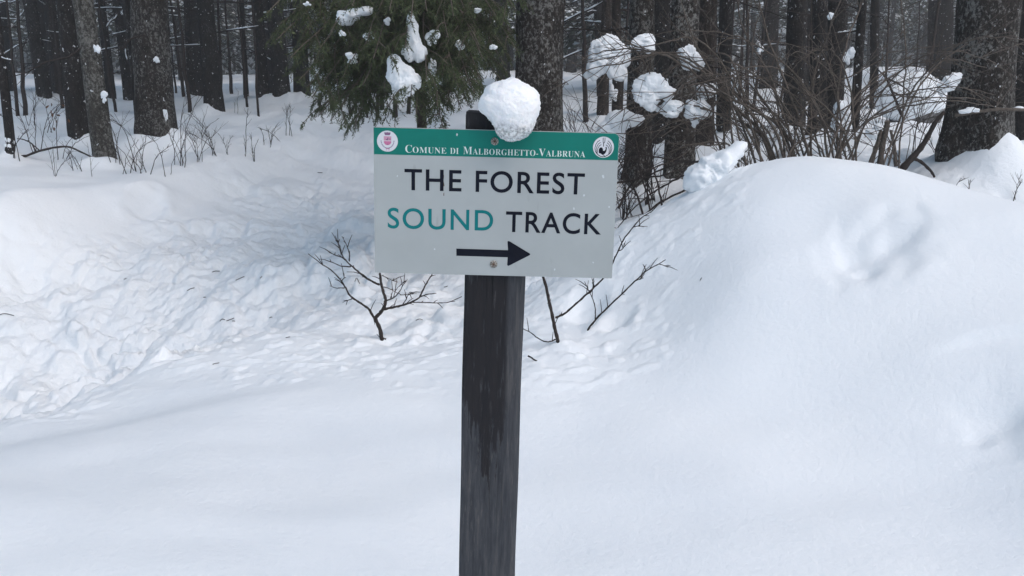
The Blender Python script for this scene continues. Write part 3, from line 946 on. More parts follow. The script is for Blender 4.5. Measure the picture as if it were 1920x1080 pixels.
def wood_material():
    m, nt, bs = newmat('weathered_post_wood')
    tc = nt.nodes.new('ShaderNodeTexCoord')
    sep = nt.nodes.new('ShaderNodeSeparateXYZ'); nt.links.new(tc.outputs['Object'], sep.inputs[0])

    def noise(scale, sc3, detail=4.0, rough=.6):
        mp = nt.nodes.new('ShaderNodeMapping'); mp.inputs['Scale'].default_value = sc3
        nt.links.new(tc.outputs['Object'], mp.inputs['Vector'])
        n = N(nt, 'ShaderNodeTexNoise', Scale=scale, Detail=detail, Roughness=rough); nt.links.new(mp.outputs[0], n.inputs['Vector'])
        return n.outputs['Fac']

    def math_(op, a, b=None, c=None):
        n = nt.nodes.new('ShaderNodeMath'); n.operation = op
        for k, v in enumerate((a, b, c)):
            if v is None: continue
            if hasattr(v, 'links'): nt.links.new(v, n.inputs[k])
            else: n.inputs[k].default_value = v
        return n.outputs[0]
    g1 = noise(95, (1, 1, 0.09), 6, .7); g2 = noise(230, (1, 1, 0.10), 4, .65); g3 = noise(28, (1, 1, 0.2))
    wood = ramp(nt, g1, [(0.3, (0.028, 0.031, 0.037)), (0.5, (0.050, 0.054, 0.062)), (0.7, (0.092, 0.092, 0.094))])
    # worn light flecks
    fl = ramp(nt, g2, [(0.60, (0, 0, 0)), (0.70, (1, 1, 1))])
    c = mixc(nt, math_('MULTIPLY', fl.outputs['Color'], 0.45), wood.outputs['Color'], (0.16, 0.155, 0.15))
    # wet black stain soaking down from the sign, ragged along the grain
    zz = sep.outputs['Z']; xx = sep.outputs['X']
    s1 = noise(85, (1, 1, 0.10), 6, .75)
    edge = math_('MULTIPLY_ADD', s1, -0.7, 0.84 + 0.36)                  # ragged lower end
    xo = math_('ADD', xx, 0.006)
    par = math_('MULTIPLY', math_('MULTIPLY', xo, xo), 85.0)              # reaches lowest near the middle
    lim = math_('ADD', edge, par)
    msk = nt.nodes.new('ShaderNodeMapRange'); msk.interpolation_type = 'SMOOTHSTEP'
    nt.links.new(math_('SUBTRACT', zz, lim), msk.inputs['Value']); msk.inputs['From Min'].default_value = -0.02; msk.inputs['From Max'].default_value = 0.03
    rx = nt.nodes.new('ShaderNodeMapRange'); nt.links.new(math_('MULTIPLY_ADD', g3, 0.03, xx), rx.inputs['Value'])
    rx.inputs['From Min'].default_value = 0.034; rx.inputs['From Max'].default_value = 0.044; rx.inputs['To Min'].default_value = 1; rx.inputs['To Max'].default_value = 0.12
    fleck = ramp(nt, noise(110, (1, 1, .13), 5, .65), [(0.57, (1, 1, 1)), (0.66, (0.2, 0.2, 0.2))])
    mk = math_('MULTIPLY', math_('MULTIPLY', msk.outputs[0], rx.outputs[0]), fleck.outputs['Color'])
    c2 = mixc(nt, g1, (0.006, 0.0075, 0.011), (0.024, 0.022, 0.024))
    c3 = mixc(nt, mk, c, c2)
    nt.links.new(c3, bs.inputs['Base Color'])
    rr = nt.nodes.new('ShaderNodeMapRange'); nt.links.new(mk, rr.inputs['Value']); rr.inputs['To Min'].default_value = 0.95; rr.inputs['To Max'].default_value = 0.75
    nt.links.new(rr.outputs[0], bs.inputs['Roughness'])
    bs.inputs['Specular IOR Level'].default_value = 0.25
    # drying cracks along the grain
    ck = ramp(nt, noise(42, (1, 1, 0.018), 2, .5), [(0.485, (1, 1, 1)), (0.498, (0, 0, 0)), (0.512, (1, 1, 1))])
    ckm = ramp(nt, noise(7, (1, 1, .4), 2), [(0.5, (0, 0, 0)), (0.6, (1, 1, 1))])
    cm = math_('MULTIPLY', math_('SUBTRACT', 1.0, ck.outputs['Color']), ckm.outputs['Color'])
    nt.links.new(mixc(nt, math_('MULTIPLY', cm, .8), c3, (0.008, 0.008, 0.009)), bs.inputs['Base Color'])
    p = bump(nt, bs, g1, 0.6, 0.0014)
    p = bump(nt, bs, math_('SUBTRACT', 1.0, cm), 0.6, 0.003, p)
    bump(nt, bs, g2, 0.8, 0.0016, p)
    return m


M['wood'] = wood_material()
# cross-section (x, y) with a worn chamfer on the right front edge, wider near the top
HW, DP = 0.052, 0.10
prof = []
PT = 1.449 - pz
zs = np.concatenate([np.linspace(-0.35, PT - .006, 60), [PT]])
V = []
for k, z in enumerate(zs):
    ch = 0.010 + 0.014 * float(sstep(0.55, 1.25, z)) + 0.002 * math.sin(z * 9) + 0.0015 * math.sin(z * 23 + 1)
    s = 0.985 if k == len(zs) - 1 else 1.0
    wv = 0.0012 * math.sin(z * 6.3) + 0.0007 * math.sin(z * 17)
    loop = [(-HW + 0.004, 0), (-HW + 0.03, -0.0006), (0, -0.001), (HW - ch - .004, -0.0004), (HW - ch, 0.001), (HW - ch * .45, 0.006), (HW - 0.002, 0.016), (HW, 0.022),
            (HW, DP - 0.006), (HW - 0.006, DP), (-HW + 0.006, DP), (-HW, DP - 0.006), (-HW, 0.004), (-HW + 0.0012, 0.0012)]
    V += [((x + wv) * s, y * s + 0.002, z - (0.05 * (x + HW) if k >= len(zs) - 2 else 0)) for x, y in loop]
nl = len(loop)
i = np.arange(len(zs) - 1)[:, None] * nl; j = np.arange(nl)[None, :]; k = (j + 1) % nl
Q = np.stack([i + j, i + k, i + nl + k, i + nl + j], -1).reshape(-1, 4)
me = bpy.data.meshes.new('post')
faces = [tuple(int(a) for a in q) for q in Q] + [tuple(range((len(zs) - 1) * nl, len(zs) * nl))]
me.from_pydata(V, [], faces)
me.materials.append(M['wood'])
for p_ in me.polygons: p_.use_smooth = False
link(bpy.data.objects.new('post', me), post_root)


def panel_material(name, col, var=0.05, rough=0.45, spec=0.4, stains=True):
    m, nt, bs = newmat(name)
    v = mapping(nt)
    n = N(nt, 'ShaderNodeTexNoise', Scale=11.0, Detail=5.0, Roughness=.6); nt.links.new(v, n.inputs['Vector'])
    n2 = N(nt, 'ShaderNodeTexNoise', Scale=420.0, Detail=2.0); nt.links.new(v, n2.inputs['Vector'])
    lo = tuple(x * (1 - var) for x in col); hi = tuple(min(1, x * (1 + var)) for x in col)
    r = ramp(nt, n.outputs['Fac'], [(0.3, lo), (0.7, hi)])
    c = r.outputs['Color']
    if stains:
        vs_ = mapping(nt, (1, 1, 0.25))
        n3 = N(nt, 'ShaderNodeTexNoise', Scale=60.0, Detail=3.0); nt.links.new(vs_, n3.inputs['Vector'])
        f = ramp(nt, n3.outputs['Fac'], [(0.72, (0, 0, 0)), (0.80, (0.5, 0.5, 0.5))])
        c = mixc(nt, f.outputs['Color'], c, tuple(x * 0.72 for x in col))
    nt.links.new(c, bs.inputs['Base Color'])
    bs.inputs['Roughness'].default_value = rough
    bs.inputs['Specular IOR Level'].default_value = spec
    bump(nt, bs, n2.outputs['Fac'], 0.12, 0.0006)
    return m


M['sign_white'] = panel_material('sign_white_face', (0.37, 0.405, 0.41), 0.05)
M['sign_green'] = panel_material('sign_green_band', (0.004, 0.165, 0.132), 0.12, 0.6, 0.2)
M['sign_edge'] = plain('sign_edge', (0.42, 0.42, 0.40), 0.6, 0.3, 0.2, 60)
M['ink'] = panel_material('sign_black_ink', (0.006, 0.008, 0.016), 0.2, 0.7, 0.12, False)
M['ink_teal'] = panel_material('sign_teal_ink', (0.006, 0.165, 0.175), 0.1, 0.7, 0.15, False)
M['ink_white'] = panel_material('sign_white_ink', (0.62, 0.72, 0.69), 0.05, 0.5, 0.3, False)
M['disc'] = panel_material('emblem_disc', (0.62, 0.64, 0.68), 0.04, 0.5, 0.3, False)
M['crest_purple'] = plain('crest_purple', (0.20, 0.11, 0.20), 0.6)
M['crest_pink'] = plain('crest_pink', (0.50, 0.16, 0.30), 0.6)
M['crest_rose'] = plain('crest_rose', (0.52, 0.28, 0.38), 0.6)
M['crest_leaf'] = plain('crest_leaf', (0.17, 0.15, 0.25), 0.6)
M['fleck'] = plain('melting_fleck', (0.55, 0.60, 0.62), 0.3, 0.5)
M['screw'] = plain('weathered_screw', (0.30, 0.295, 0.27), 0.55, 0.5, 0.5, 300, 0.3)
M['rust'] = plain('screw_rust', (0.11, 0.07, 0.05), 0.8, 0.3, 0.4, 200)

# panel body: 400 x 242 x 6 mm, front face at local y = -0.0072
SW, SH, SZ = 0.400, 0.242, 1.2996 - pz
fy = -0.0072
x0, x1 = -SW / 2 - 0.0005, SW / 2 - 0.0005
cs = [sl(700, 238), sl(1162, 250), sl(1147, 522), sl(703, 511)]
x0 = (cs[0][0] + cs[3][0]) / 2; x1 = (cs[1][0] + cs[2][0]) / 2
z1 = (cs[0][1] + cs[1][1]) / 2; z0 = (cs[2][1] + cs[3][1]) / 2
c_ = 0.0035
outline = [(x0 + .001, z0), (x1 - 0.0012, z0), (x1, z0 + 0.0012), (x1, z1 - 0.0062), (x1 - 0.0022, z1 - 0.0028), (x1 - 0.0058, z1 - 0.0004), (x1 - 0.0075, z1), (x0 + 0.0012, z1), (x0, z1 - 0.0012), (x0, z0 + .001)]


def slab(name, pts, yf, yb, mat_f, mat_e, parent):
    n = len(pts)
    V = [(x, yf, z) for x, z in pts] + [(x, yb, z) for x, z in pts]
    F = [tuple(range(n)), tuple(range(2 * n - 1, n - 1, -1))] + [(i, i + n, (i + 1) % n + n, (i + 1) % n) for i in range(n)]
    me = bpy.data.meshes.new(name)
    me.from_pydata(V, [], F)
    me.materials.append(mat_f); me.materials.append(mat_e)
    for i, p_ in enumerate(me.polygons):
        p_.material_index = 0 if i == 0 else 1
    me.update()
    return link(bpy.data.objects.new(name, me), parent)


panel = slab('sign_panel', outline, fy, fy + 0.0062, M['sign_white'], M['sign_edge'], post_root)
_lay = [0]


def decal(name, polys, mat, lift, parent=panel):
    """flat printed shape(s) on the sign face; each polygon a list of (x, z); lift in tenths of a millimetre"""
    V, F = [], []
    for kk, P in enumerate(polys):
        area = sum(P[i][0] * P[(i + 1) % len(P)][1] - P[(i + 1) % len(P)][0] * P[i][1] for i in range(len(P)))
        if area < 0: P = P[::-1]
        b = len(V)
        V += [(x, fy - lift * 1e-4 - kk * 6e-6, z) for x, z in P]
        F.append(tuple(range(b, b + len(P))))
    me = bpy.data.meshes.new(name)
    me.from_pydata(V, [], F)
    me.materials.append(mat)
    return link(bpy.data.objects.new(name, me), parent)


zb = (sl(703, 289)[1] + sl(1157, 300.8)[1]) / 2
decal('green_band', [[(x0 + .0006, zb), (x1 - .0006, zb), (x1 - .0006, z1 - 0.0064), (x1 - 0.0028, z1 - 0.0034), (x1 - 0.0062, z1 - 0.0011), (x1 - .008, z1 - .0007), (x0 + .0006, z1 - .0007)]], M['sign_green'], 2.0)


def strokes(pts, w0, w1=None):
    """polyline with width -> one polygon"""
    w1 = w0 if w1 is None else w1
    P = [Vector((a, b)) for a, b in pts]
    L, R = [], []
    for i, p in enumerate(P):
        d = (P[min(i + 1, len(P) - 1)] - P[max(i - 1, 0)]).normalized()
        nrm = Vector((-d.y, d.x))
        w = (w0 + (w1 - w0) * i / (len(P) - 1)) / 2
        L.append(p + nrm * w); R.append(p - nrm * w)
    return [tuple(a) for a in L + R[::-1]]


def text_decal(name, runs, size, left, right, base_l, base_r, mat, lift, offset, spacing, serif=False):
    """runs: list of (string, relative size). Fitted between left and right on the given baseline."""
    meshes, x = [], 0.0
    Vall, Fall, n = [], [], 0
    for s, k in runs:
        t = ''.join(chr(0x1D400 + ord(c) - 65) if (serif and c.isalpha()) else c for c in s)
        cu = bpy.data.curves.new('lettering', 'FONT')
        cu.body = t; cu.size = k; cu.offset = offset * k; cu.space_character = spacing; cu.resolution_u = 6; cu.fill_mode = 'FRONT'
        ob = bpy.data.objects.new('lettering', cu)
        COL.objects.link(ob)
        dg = bpy.context.evaluated_depsgraph_get()
        me = bpy.data.meshes.new_from_object(ob.evaluated_get(dg))
        co = np.array([v.co[:] for v in me.vertices])
        fs = [[i + n for i in p_.vertices] for p_ in me.polygons]
        lo, hi = co[:, 0].min(), co[:, 0].max()
        co[:, 0] += x - lo
        Vall.append(co); Fall += fs; n += len(co)
        x += (hi - lo) + (0.07 * spacing if serif else 0.0)
        bpy.data.objects.remove(ob); bpy.data.curves.remove(cu); bpy.data.meshes.remove(me)
    V = np.vstack(Vall)
    X = (V[:, 0] - V[:, 0].min()) / (V[:, 0].max() - V[:, 0].min())
    zz = base_l + X * (base_r - base_l) + V[:, 1] * size
    xx = left + X * (right - left)
    # one object per letter: connected pieces of the outline
    lab_ = list(range(len(V)))

    def root_(i):
        while lab_[i] != i:
            lab_[i] = lab_[lab_[i]]; i = lab_[i]
        return i
    for f in Fall:
        for v_ in f[1:]:
            a_, b_ = root_(f[0]), root_(v_)
            if a_ != b_: lab_[b_] = a_
    groups = {}
    for f in Fall:
        groups.setdefault(root_(f[0]), []).append(f)
    for fs in groups.values():
        ids = sorted({i for f in fs for i in f}); mp_ = {i: k for k, i in enumerate(ids)}
        me = bpy.data.meshes.new(name)
        me.from_pydata([(xx[i], fy - lift * 1e-4, zz[i]) for i in ids], [], [[mp_[i] for i in f] for f in fs])
        me.materials.append(mat)
        link(bpy.data.objects.new(name, me), panel)


def run(name, runs, pl, pr, bl, br, cap_px, mat, lift, offset, spacing, serif=False, cap=0.70):
    a, b = sl(pl, bl), sl(pr, br)
    h = px2m(cap_px, at(pl, bl, 1.45))
    text_decal(name, runs, h / cap, a[0], b[0], a[1], b[1], mat, lift, offset, spacing, serif)


SP_ = 1.12
run('letter', [('THE FOREST', 1.0)], 758.5, 1095.3, 355.6, 364.3, 39.3, M['ink'], 2.5, 0.012, SP_)
run('letter', [('SOUND', 1.0)], 727, 924.5, 427.3, 432.2, 38.5, M['ink_teal'], 2.5, 0.009, SP_)
run('letter', [('TRACK', 1.0)], 948, 1126.6, 434.0, 439.2, 38.4, M['ink'], 2.5, 0.012, SP_)
run('letter', [('C', 1.28), ('OMUNE ', 1.0)], 760, 837, 285.9, 288.2, 14.6 / 1.28, M['ink_white'], 3.4, -0.009, 1.06, True)
run('letter', [('DI', 1.0)], 844, 860, 288.4, 288.8, 11.6, M['ink_white'], 3.4, -0.009, 1.06, True)
run('letter', [('M', 1.28), ('ALBORGHETTO-', 1.0), ('V', 1.28), ('ALBRUNA', 1.0)], 868.5, 1097, 289.0, 295.0, 14.6 / 1.28, M['ink_white'], 3.4, -0.009, 1.06, True)
# arrow
ar = [(855.6, 466.0), (952.5, 469.0), (951.5, 453), (953.5, 451.6), (956, 452.6), (993, 475), (994.3, 476.6), (993, 478.4), (956, 497.2), (953, 498.4), (951, 496.8), (951.8, 482.2), (855.8, 479.4)]
decal('arrow', [[sl(*p) for p in ar]], M['ink'], 2.6)
# stains
decal('scratch', [[sl(*p) for p in [(830.5, 330), (832.6, 328), (832.0, 336), (830.2, 337.5)]], [sl(*p) for p in [(830.6, 344), (832, 341), (833.4, 348), (832.4, 350)]], [sl(*p) for p in [(831.6, 362), (833, 361), (832.8, 368), (831.4, 366)]]], M['rust'], 2.3)


for k_, (fx_, fy_, fr_) in enumerate([(1131, 331, 2.6), (1095, 366, 2.0), (1076, 391, 1.8), (1142, 388, 1.6), (857, 252.5, 1.8), (815, 467, 1.5), (1040, 505, 1.6), (1112, 492, 1.4), (745, 330, 1.3)]):
    q_ = []
    for a_ in range(9):
        rr_ = fr_ * (0.7 + 0.5 * ((a_ * 7 + k_ * 5) % 9) / 9)
        q_.append(sl(fx_ + rr_ * math.cos(a_ * .698), fy_ + 1.35 * rr_ * math.sin(a_ * .698)))
    decal('snow_fleck', [q_], M['fleck'], 4.5)


def disc_pts(cx, cz, r, n=40, a0=0, a1=2 * math.pi, sx=1.0):
    return [(cx + sx * r * math.cos(a0 + (a1 - a0) * i / n), cz + r * math.sin(a0 + (a1 - a0) * i / n)) for i in range(n + (0 if a1 - a0 > 6.2 else 1))]


# left emblem: crest with crown, shield and wreath
ec = sl(726.5, 264.6); er = px2m(19.6, at(726, 264, 1.45))
e1 = decal('emblem_disc', [disc_pts(ec[0], ec[1], er)], M['disc'], 2.8)


def ep(u, v, c=ec, r=er):
    return (c[0] + u * r, c[1] + v * r)


decal('crest_crown', [[ep(*p) for p in [(-.30, .84), (-.20, .80), (-.14, .86), (-.05, .80), (.02, .87), (.09, .80), (.17, .86), (.23, .80), (.31, .84), (.29, .70), (.22, .56), (-.22, .56), (-.28, .70)]]], M['crest_purple'], 3.2)
decal('crest_shield', [[ep(*p) for p in [(-.35, .46), (.37, .46), (.37, .05), (-.35, .05)]]], M['crest_rose'], 3.2)
decal('crest_shield', [[ep(*p) for p in [(-.35, 0.0), (.37, 0.0), (.36, -.12), (.28, -.28), (.15, -.36), (0, -.38), (-.14, -.36), (-.27, -.26), (-.34, -.12)]]], M['crest_pink'], 3.2)
decal('crest_charge', [[ep(*p) for p in [(-.18, .22), (-.02, .20), (.0, .34), (.10, .34), (.08, .10), (-.02, .08), (-.16, .14)]], [ep(*p) for p in [(-.06, -.26), (.10, -.24), (.08, -.32), (-.04, -.33)]], [ep(*p) for p in [(.18, .26), (.30, .24), (.27, .12), (.2, .13)]]], M['crest_purple'], 3.6)
leaves = []
for k in range(7):
    for s in (-1, 1):
        a = math.radians(-8 - k * 12.5)
        q = (s * 0.62 * math.cos(a) + 0.01, 0.10 + 0.76 * math.sin(a))
        t = (s * -math.sin(a), math.cos(a))
        nn = (s * math.cos(a), math.sin(a))
        L_, W_ = 0.085, 0.055
        leaves.append([ep(q[0] + t[0] * L_, q[1] + t[1] * L_), ep(q[0] + nn[0] * W_, q[1] + nn[1] * W_), ep(q[0] - t[0] * L_, q[1] - t[1] * L_), ep(q[0] - nn[0] * W_, q[1] - nn[1] * W_)])
decal('crest_wreath', leaves, M['crest_leaf'], 3.2)
decal('crest_ribbon', [[ep(*p) for p in [(-.16, -.62), (.20, -.62), (.24, -.76), (-.18, -.76)]], [ep(*p) for p in [(-.12, -.77), (-.06, -.77), (-.08, -.90), (-.13, -.88)]], [ep(*p) for p in [(.10, -.77), (.16, -.77), (.18, -.89), (.12, -.91)]]], M['crest_rose'], 3.2)

# right emblem: black grouse under sound waves with a tuning fork
gc = sl(1131.4, 276.0); gr = px2m(19.6, at(1131, 276, 1.45))
decal('emblem_disc', [disc_pts(gc[0], gc[1], gr)], M['disc'], 2.8)


def gp(u, v):
    return ep(u, v, gc, gr)


def cr(px, py):
    return gp((px - 567) / 352.0, (642 - py) / 365.0)


arcs = [
    [(440, 400), (360, 460), (305, 560), (280, 680), (300, 790), (360, 880)],
    [(465, 475), (395, 530), (345, 620), (325, 720), (335, 800), (372, 868)],
    [(490, 550), (425, 600), (385, 670), (365, 750), (375, 830)],
    [(705, 415), (780, 480), (835, 580), (855, 690), (830, 800), (770, 880)],
    [(680, 480), (750, 545), (800, 640), (815, 730), (790, 830)],
    [(645, 555), (715, 605), (760, 690), (770, 780), (755, 860)]]
decal('sound_wave', [strokes([cr(*p) for p in a], gr * 0.055) for a in arcs], M['ink'], 3.2)
decal('emblem_ring', [strokes([cr(*p) for p in [(350, 850), (400, 910), (470, 955), (560, 975), (650, 955), (730, 905), (790, 840)]], gr * 0.07)], M['ink'], 3.3)
decal('tuning_fork', [strokes([cr(*p) for p in [(545, 310), (545, 440), (556, 485), (567, 510)]], gr * .06), strokes([cr(*p) for p in [(606, 310), (606, 440), (590, 485), (567, 512)]], gr * .06), strokes([cr(567, 500), cr(566, 620)], gr * .07)], M['ink'], 3.2)
decal('grouse_figure', [[cr(*p) for p in [(425, 845), (412, 780), (418, 710), (445, 665), (490, 645), (530, 662), (552, 705), (560, 765), (600, 770), (632, 735), (645, 690), (632, 650), (655, 622), (680, 640), (684, 700), (672, 780), (640, 850), (600, 885), (565, 905), (530, 880), (480, 855), (440, 858)]],
                        strokes([cr(480, 850), cr(565, 905), cr(650, 965)], gr * .06)], M['ink'], 3.4)

# screws with slotted heads
for sx_, sy_ in ((927.6, 265), (925.6, 495)):
    c = sl(sx_, sy_); r = px2m(7.2, at(sx_, sy_, 1.45))
    mbs = MB()
    n = 20
    rings = [(r, 3.0), (r, 12.0), (r * .86, 19.0), (r * .25, 22.0)]
    V = [(c[0] + q * math.cos(2 * math.pi * i / n), fy - l * 1e-4, c[1] + q * math.sin(2 * math.pi * i / n)) for q, l in rings for i in range(n)] + [(c[0], fy - 22.5e-4, c[1])]
    Qs = [(a * n + i, a * n + (i + 1) % n, (a + 1) * n + (i + 1) % n, (a + 1) * n + i) for a in range(3) for i in range(n)]
    Ts = [(3 * n + i, 3 * n + (i + 1) % n, 4 * n) for i in range(n)]
    mbs.add(V, Ts, Qs, 0)
    so = mbs.build('screw', M['screw'], post_root)
    slots = []
    for q in range(4):
        a = q * math.pi / 4 + 0.2
        slots.append(strokes([(c[0] - r * .9 * math.cos(a), c[1] - r * .9 * math.sin(a)), (c[0] + r * .9 * math.cos(a), c[1] + r * .9 * math.sin(a))], r * .16))
    d = decal('slot', slots, M['rust'], 23.5, so)

# ------------------------------------------------------------------ snow clumps


def clump(name, px, py, w, h, Y, label, group=None, balls=None, seed=0, sub=4, rough=.05, mat=None, flat=.8, cat='snow clump'):
    """lumpy snow; balls in a frame where the clump spans -1..1 in both directions"""
    c = at(px, py, Y)
    W, Hh = px2m(w, c) / 2, px2m(h, c) / 2
    if balls is None:
        rg = random.Random(seed)
        thin = 'trunk' in label or max(w, h) < 40
        balls = [(0, 0, 0.1, .36 if thin else .62)]
        for k in range(6):
            a = rg.uniform(0, 6.28); d = rg.uniform(.3, .55)
            balls.append((d * math.cos(a), rg.uniform(-.3, .3), d * math.sin(a), rg.uniform(.16, .40) if thin else rg.uniform(.28, .46)))
    me = lump_mesh(name, balls, rough, sub, seed, [mat or M['snow_clump']], freq=1.6)
    co = np.array([v.co[:] for v in me.vertices])
    S = np.array([W, W * flat, Hh])
    lo, hi = co.min(0), co.max(0)
    co = (co - (lo + hi) / 2) / ((hi - lo) / 2) * S
    me.vertices.foreach_set('co', co.astype(np.float32).ravel())
    me.update()
    o = link(bpy.data.objects.new(name, me))
    o.location = c
    tag(o, label, cat, group)
    return o


# icy-footed cap on the post
def ice_snow():
    m, nt, bs = newmat('icy_snow')
    tc = nt.nodes.new('ShaderNodeTexCoord')
    sep = nt.nodes.new('ShaderNodeSeparateXYZ'); nt.links.new(tc.outputs['Object'], sep.inputs[0])
    n = N(nt, 'ShaderNodeTexNoise', Scale=110.0, Detail=4.0, Roughness=.6); nt.links.new(tc.outputs['Object'], n.inputs['Vector'])
    n2 = N(nt, 'ShaderNodeTexNoise', Scale=420.0, Detail=2.0); nt.links.new(tc.outputs['Object'], n2.inputs['Vector'])
    ma = nt.nodes.new('ShaderNodeMath'); ma.operation = 'MULTIPLY_ADD'
    nt.links.new(n.outputs['Fac'], ma.inputs[0]); ma.inputs[1].default_value = 0.030; nt.links.new(sep.outputs['Z'], ma.inputs[2])
    mr = nt.nodes.new('ShaderNodeMapRange'); nt.links.new(ma.outputs[0], mr.inputs['Value'])
    mr.inputs['From Min'].default_value = -0.016; mr.inputs['From Max'].default_value = 0.0; mr.inputs['To Min'].default_value = 0.95; mr.inputs['To Max'].default_value = 0.0
    n6 = N(nt, 'ShaderNodeTexNoise', Scale=190.0, Detail=3.0, Roughness=.6); nt.links.new(tc.outputs['Object'], n6.inputs['Vector'])
    ic = ramp(nt, n6.outputs['Fac'], [(0.36, (.25, .25, .25)), (0.62, (1, 1, 1))])
    al = nt.nodes.new('ShaderNodeMath'); al.operation = 'MULTIPLY_ADD'     # half-melted, see-through foot
    sb_ = nt.nodes.new('ShaderNodeMath'); sb_.operation = 'SUBTRACT'; sb_.inputs[0].default_value = 1.0; nt.links.new(ic.outputs['Color'], sb_.inputs[1])
    nt.links.new(mr.outputs[0], al.inputs[0]); 
    ng = nt.nodes.new('ShaderNodeMath'); ng.operation = 'MULTIPLY_ADD'; nt.links.new(sb_.outputs[0], ng.inputs[0]); ng.inputs[1].default_value = -0.75; ng.inputs[2].default_value = -0.16
    nt.links.new(ng.outputs[0], al.inputs[1]); al.inputs[2].default_value = 1.0
    nt.links.new(al.outputs[0], bs.inputs['Alpha'])
    bs.inputs['Base Color'].default_value = (0.89, 0.905, 0.925, 1)
    bs.inputs['Roughness'].default_value = 0.5
    bs.inputs['Subsurface Weight'].default_value = 0.6
    bs.inputs['Subsurface Radius'].default_value = (0.012, 0.014, 0.016)
    bs.inputs['Subsurface Scale'].default_value = 1.0
    p = bump(nt, bs, n.outputs['Fac'], 0.6, 0.004)
    bump(nt, bs, n2.outputs['Fac'], 0.5, 0.0016, p)
    return m


M['ice_snow'] = ice_snow()
clump('snow_lump', 955, 205, 118, 120, 1.437, 'round white snow lump with an icy foot hanging over the sign top', None,
      [(0, 0, .28, .74), (-.24, 0, .24, .66), (.26, 0, .22, .66), (.0, 0, .0, .70), (.06, -.1, -.34, .52), (.24, -.12, -.46, .42), (-.06, -.12, -.55, .34), (.12, -.1, -.66, .32), (.3, -.05, -.1, .56)],
      seed=3, sub=6, rough=.034, mat=M['ice_snow'], flat=.85, cat='snow lump')

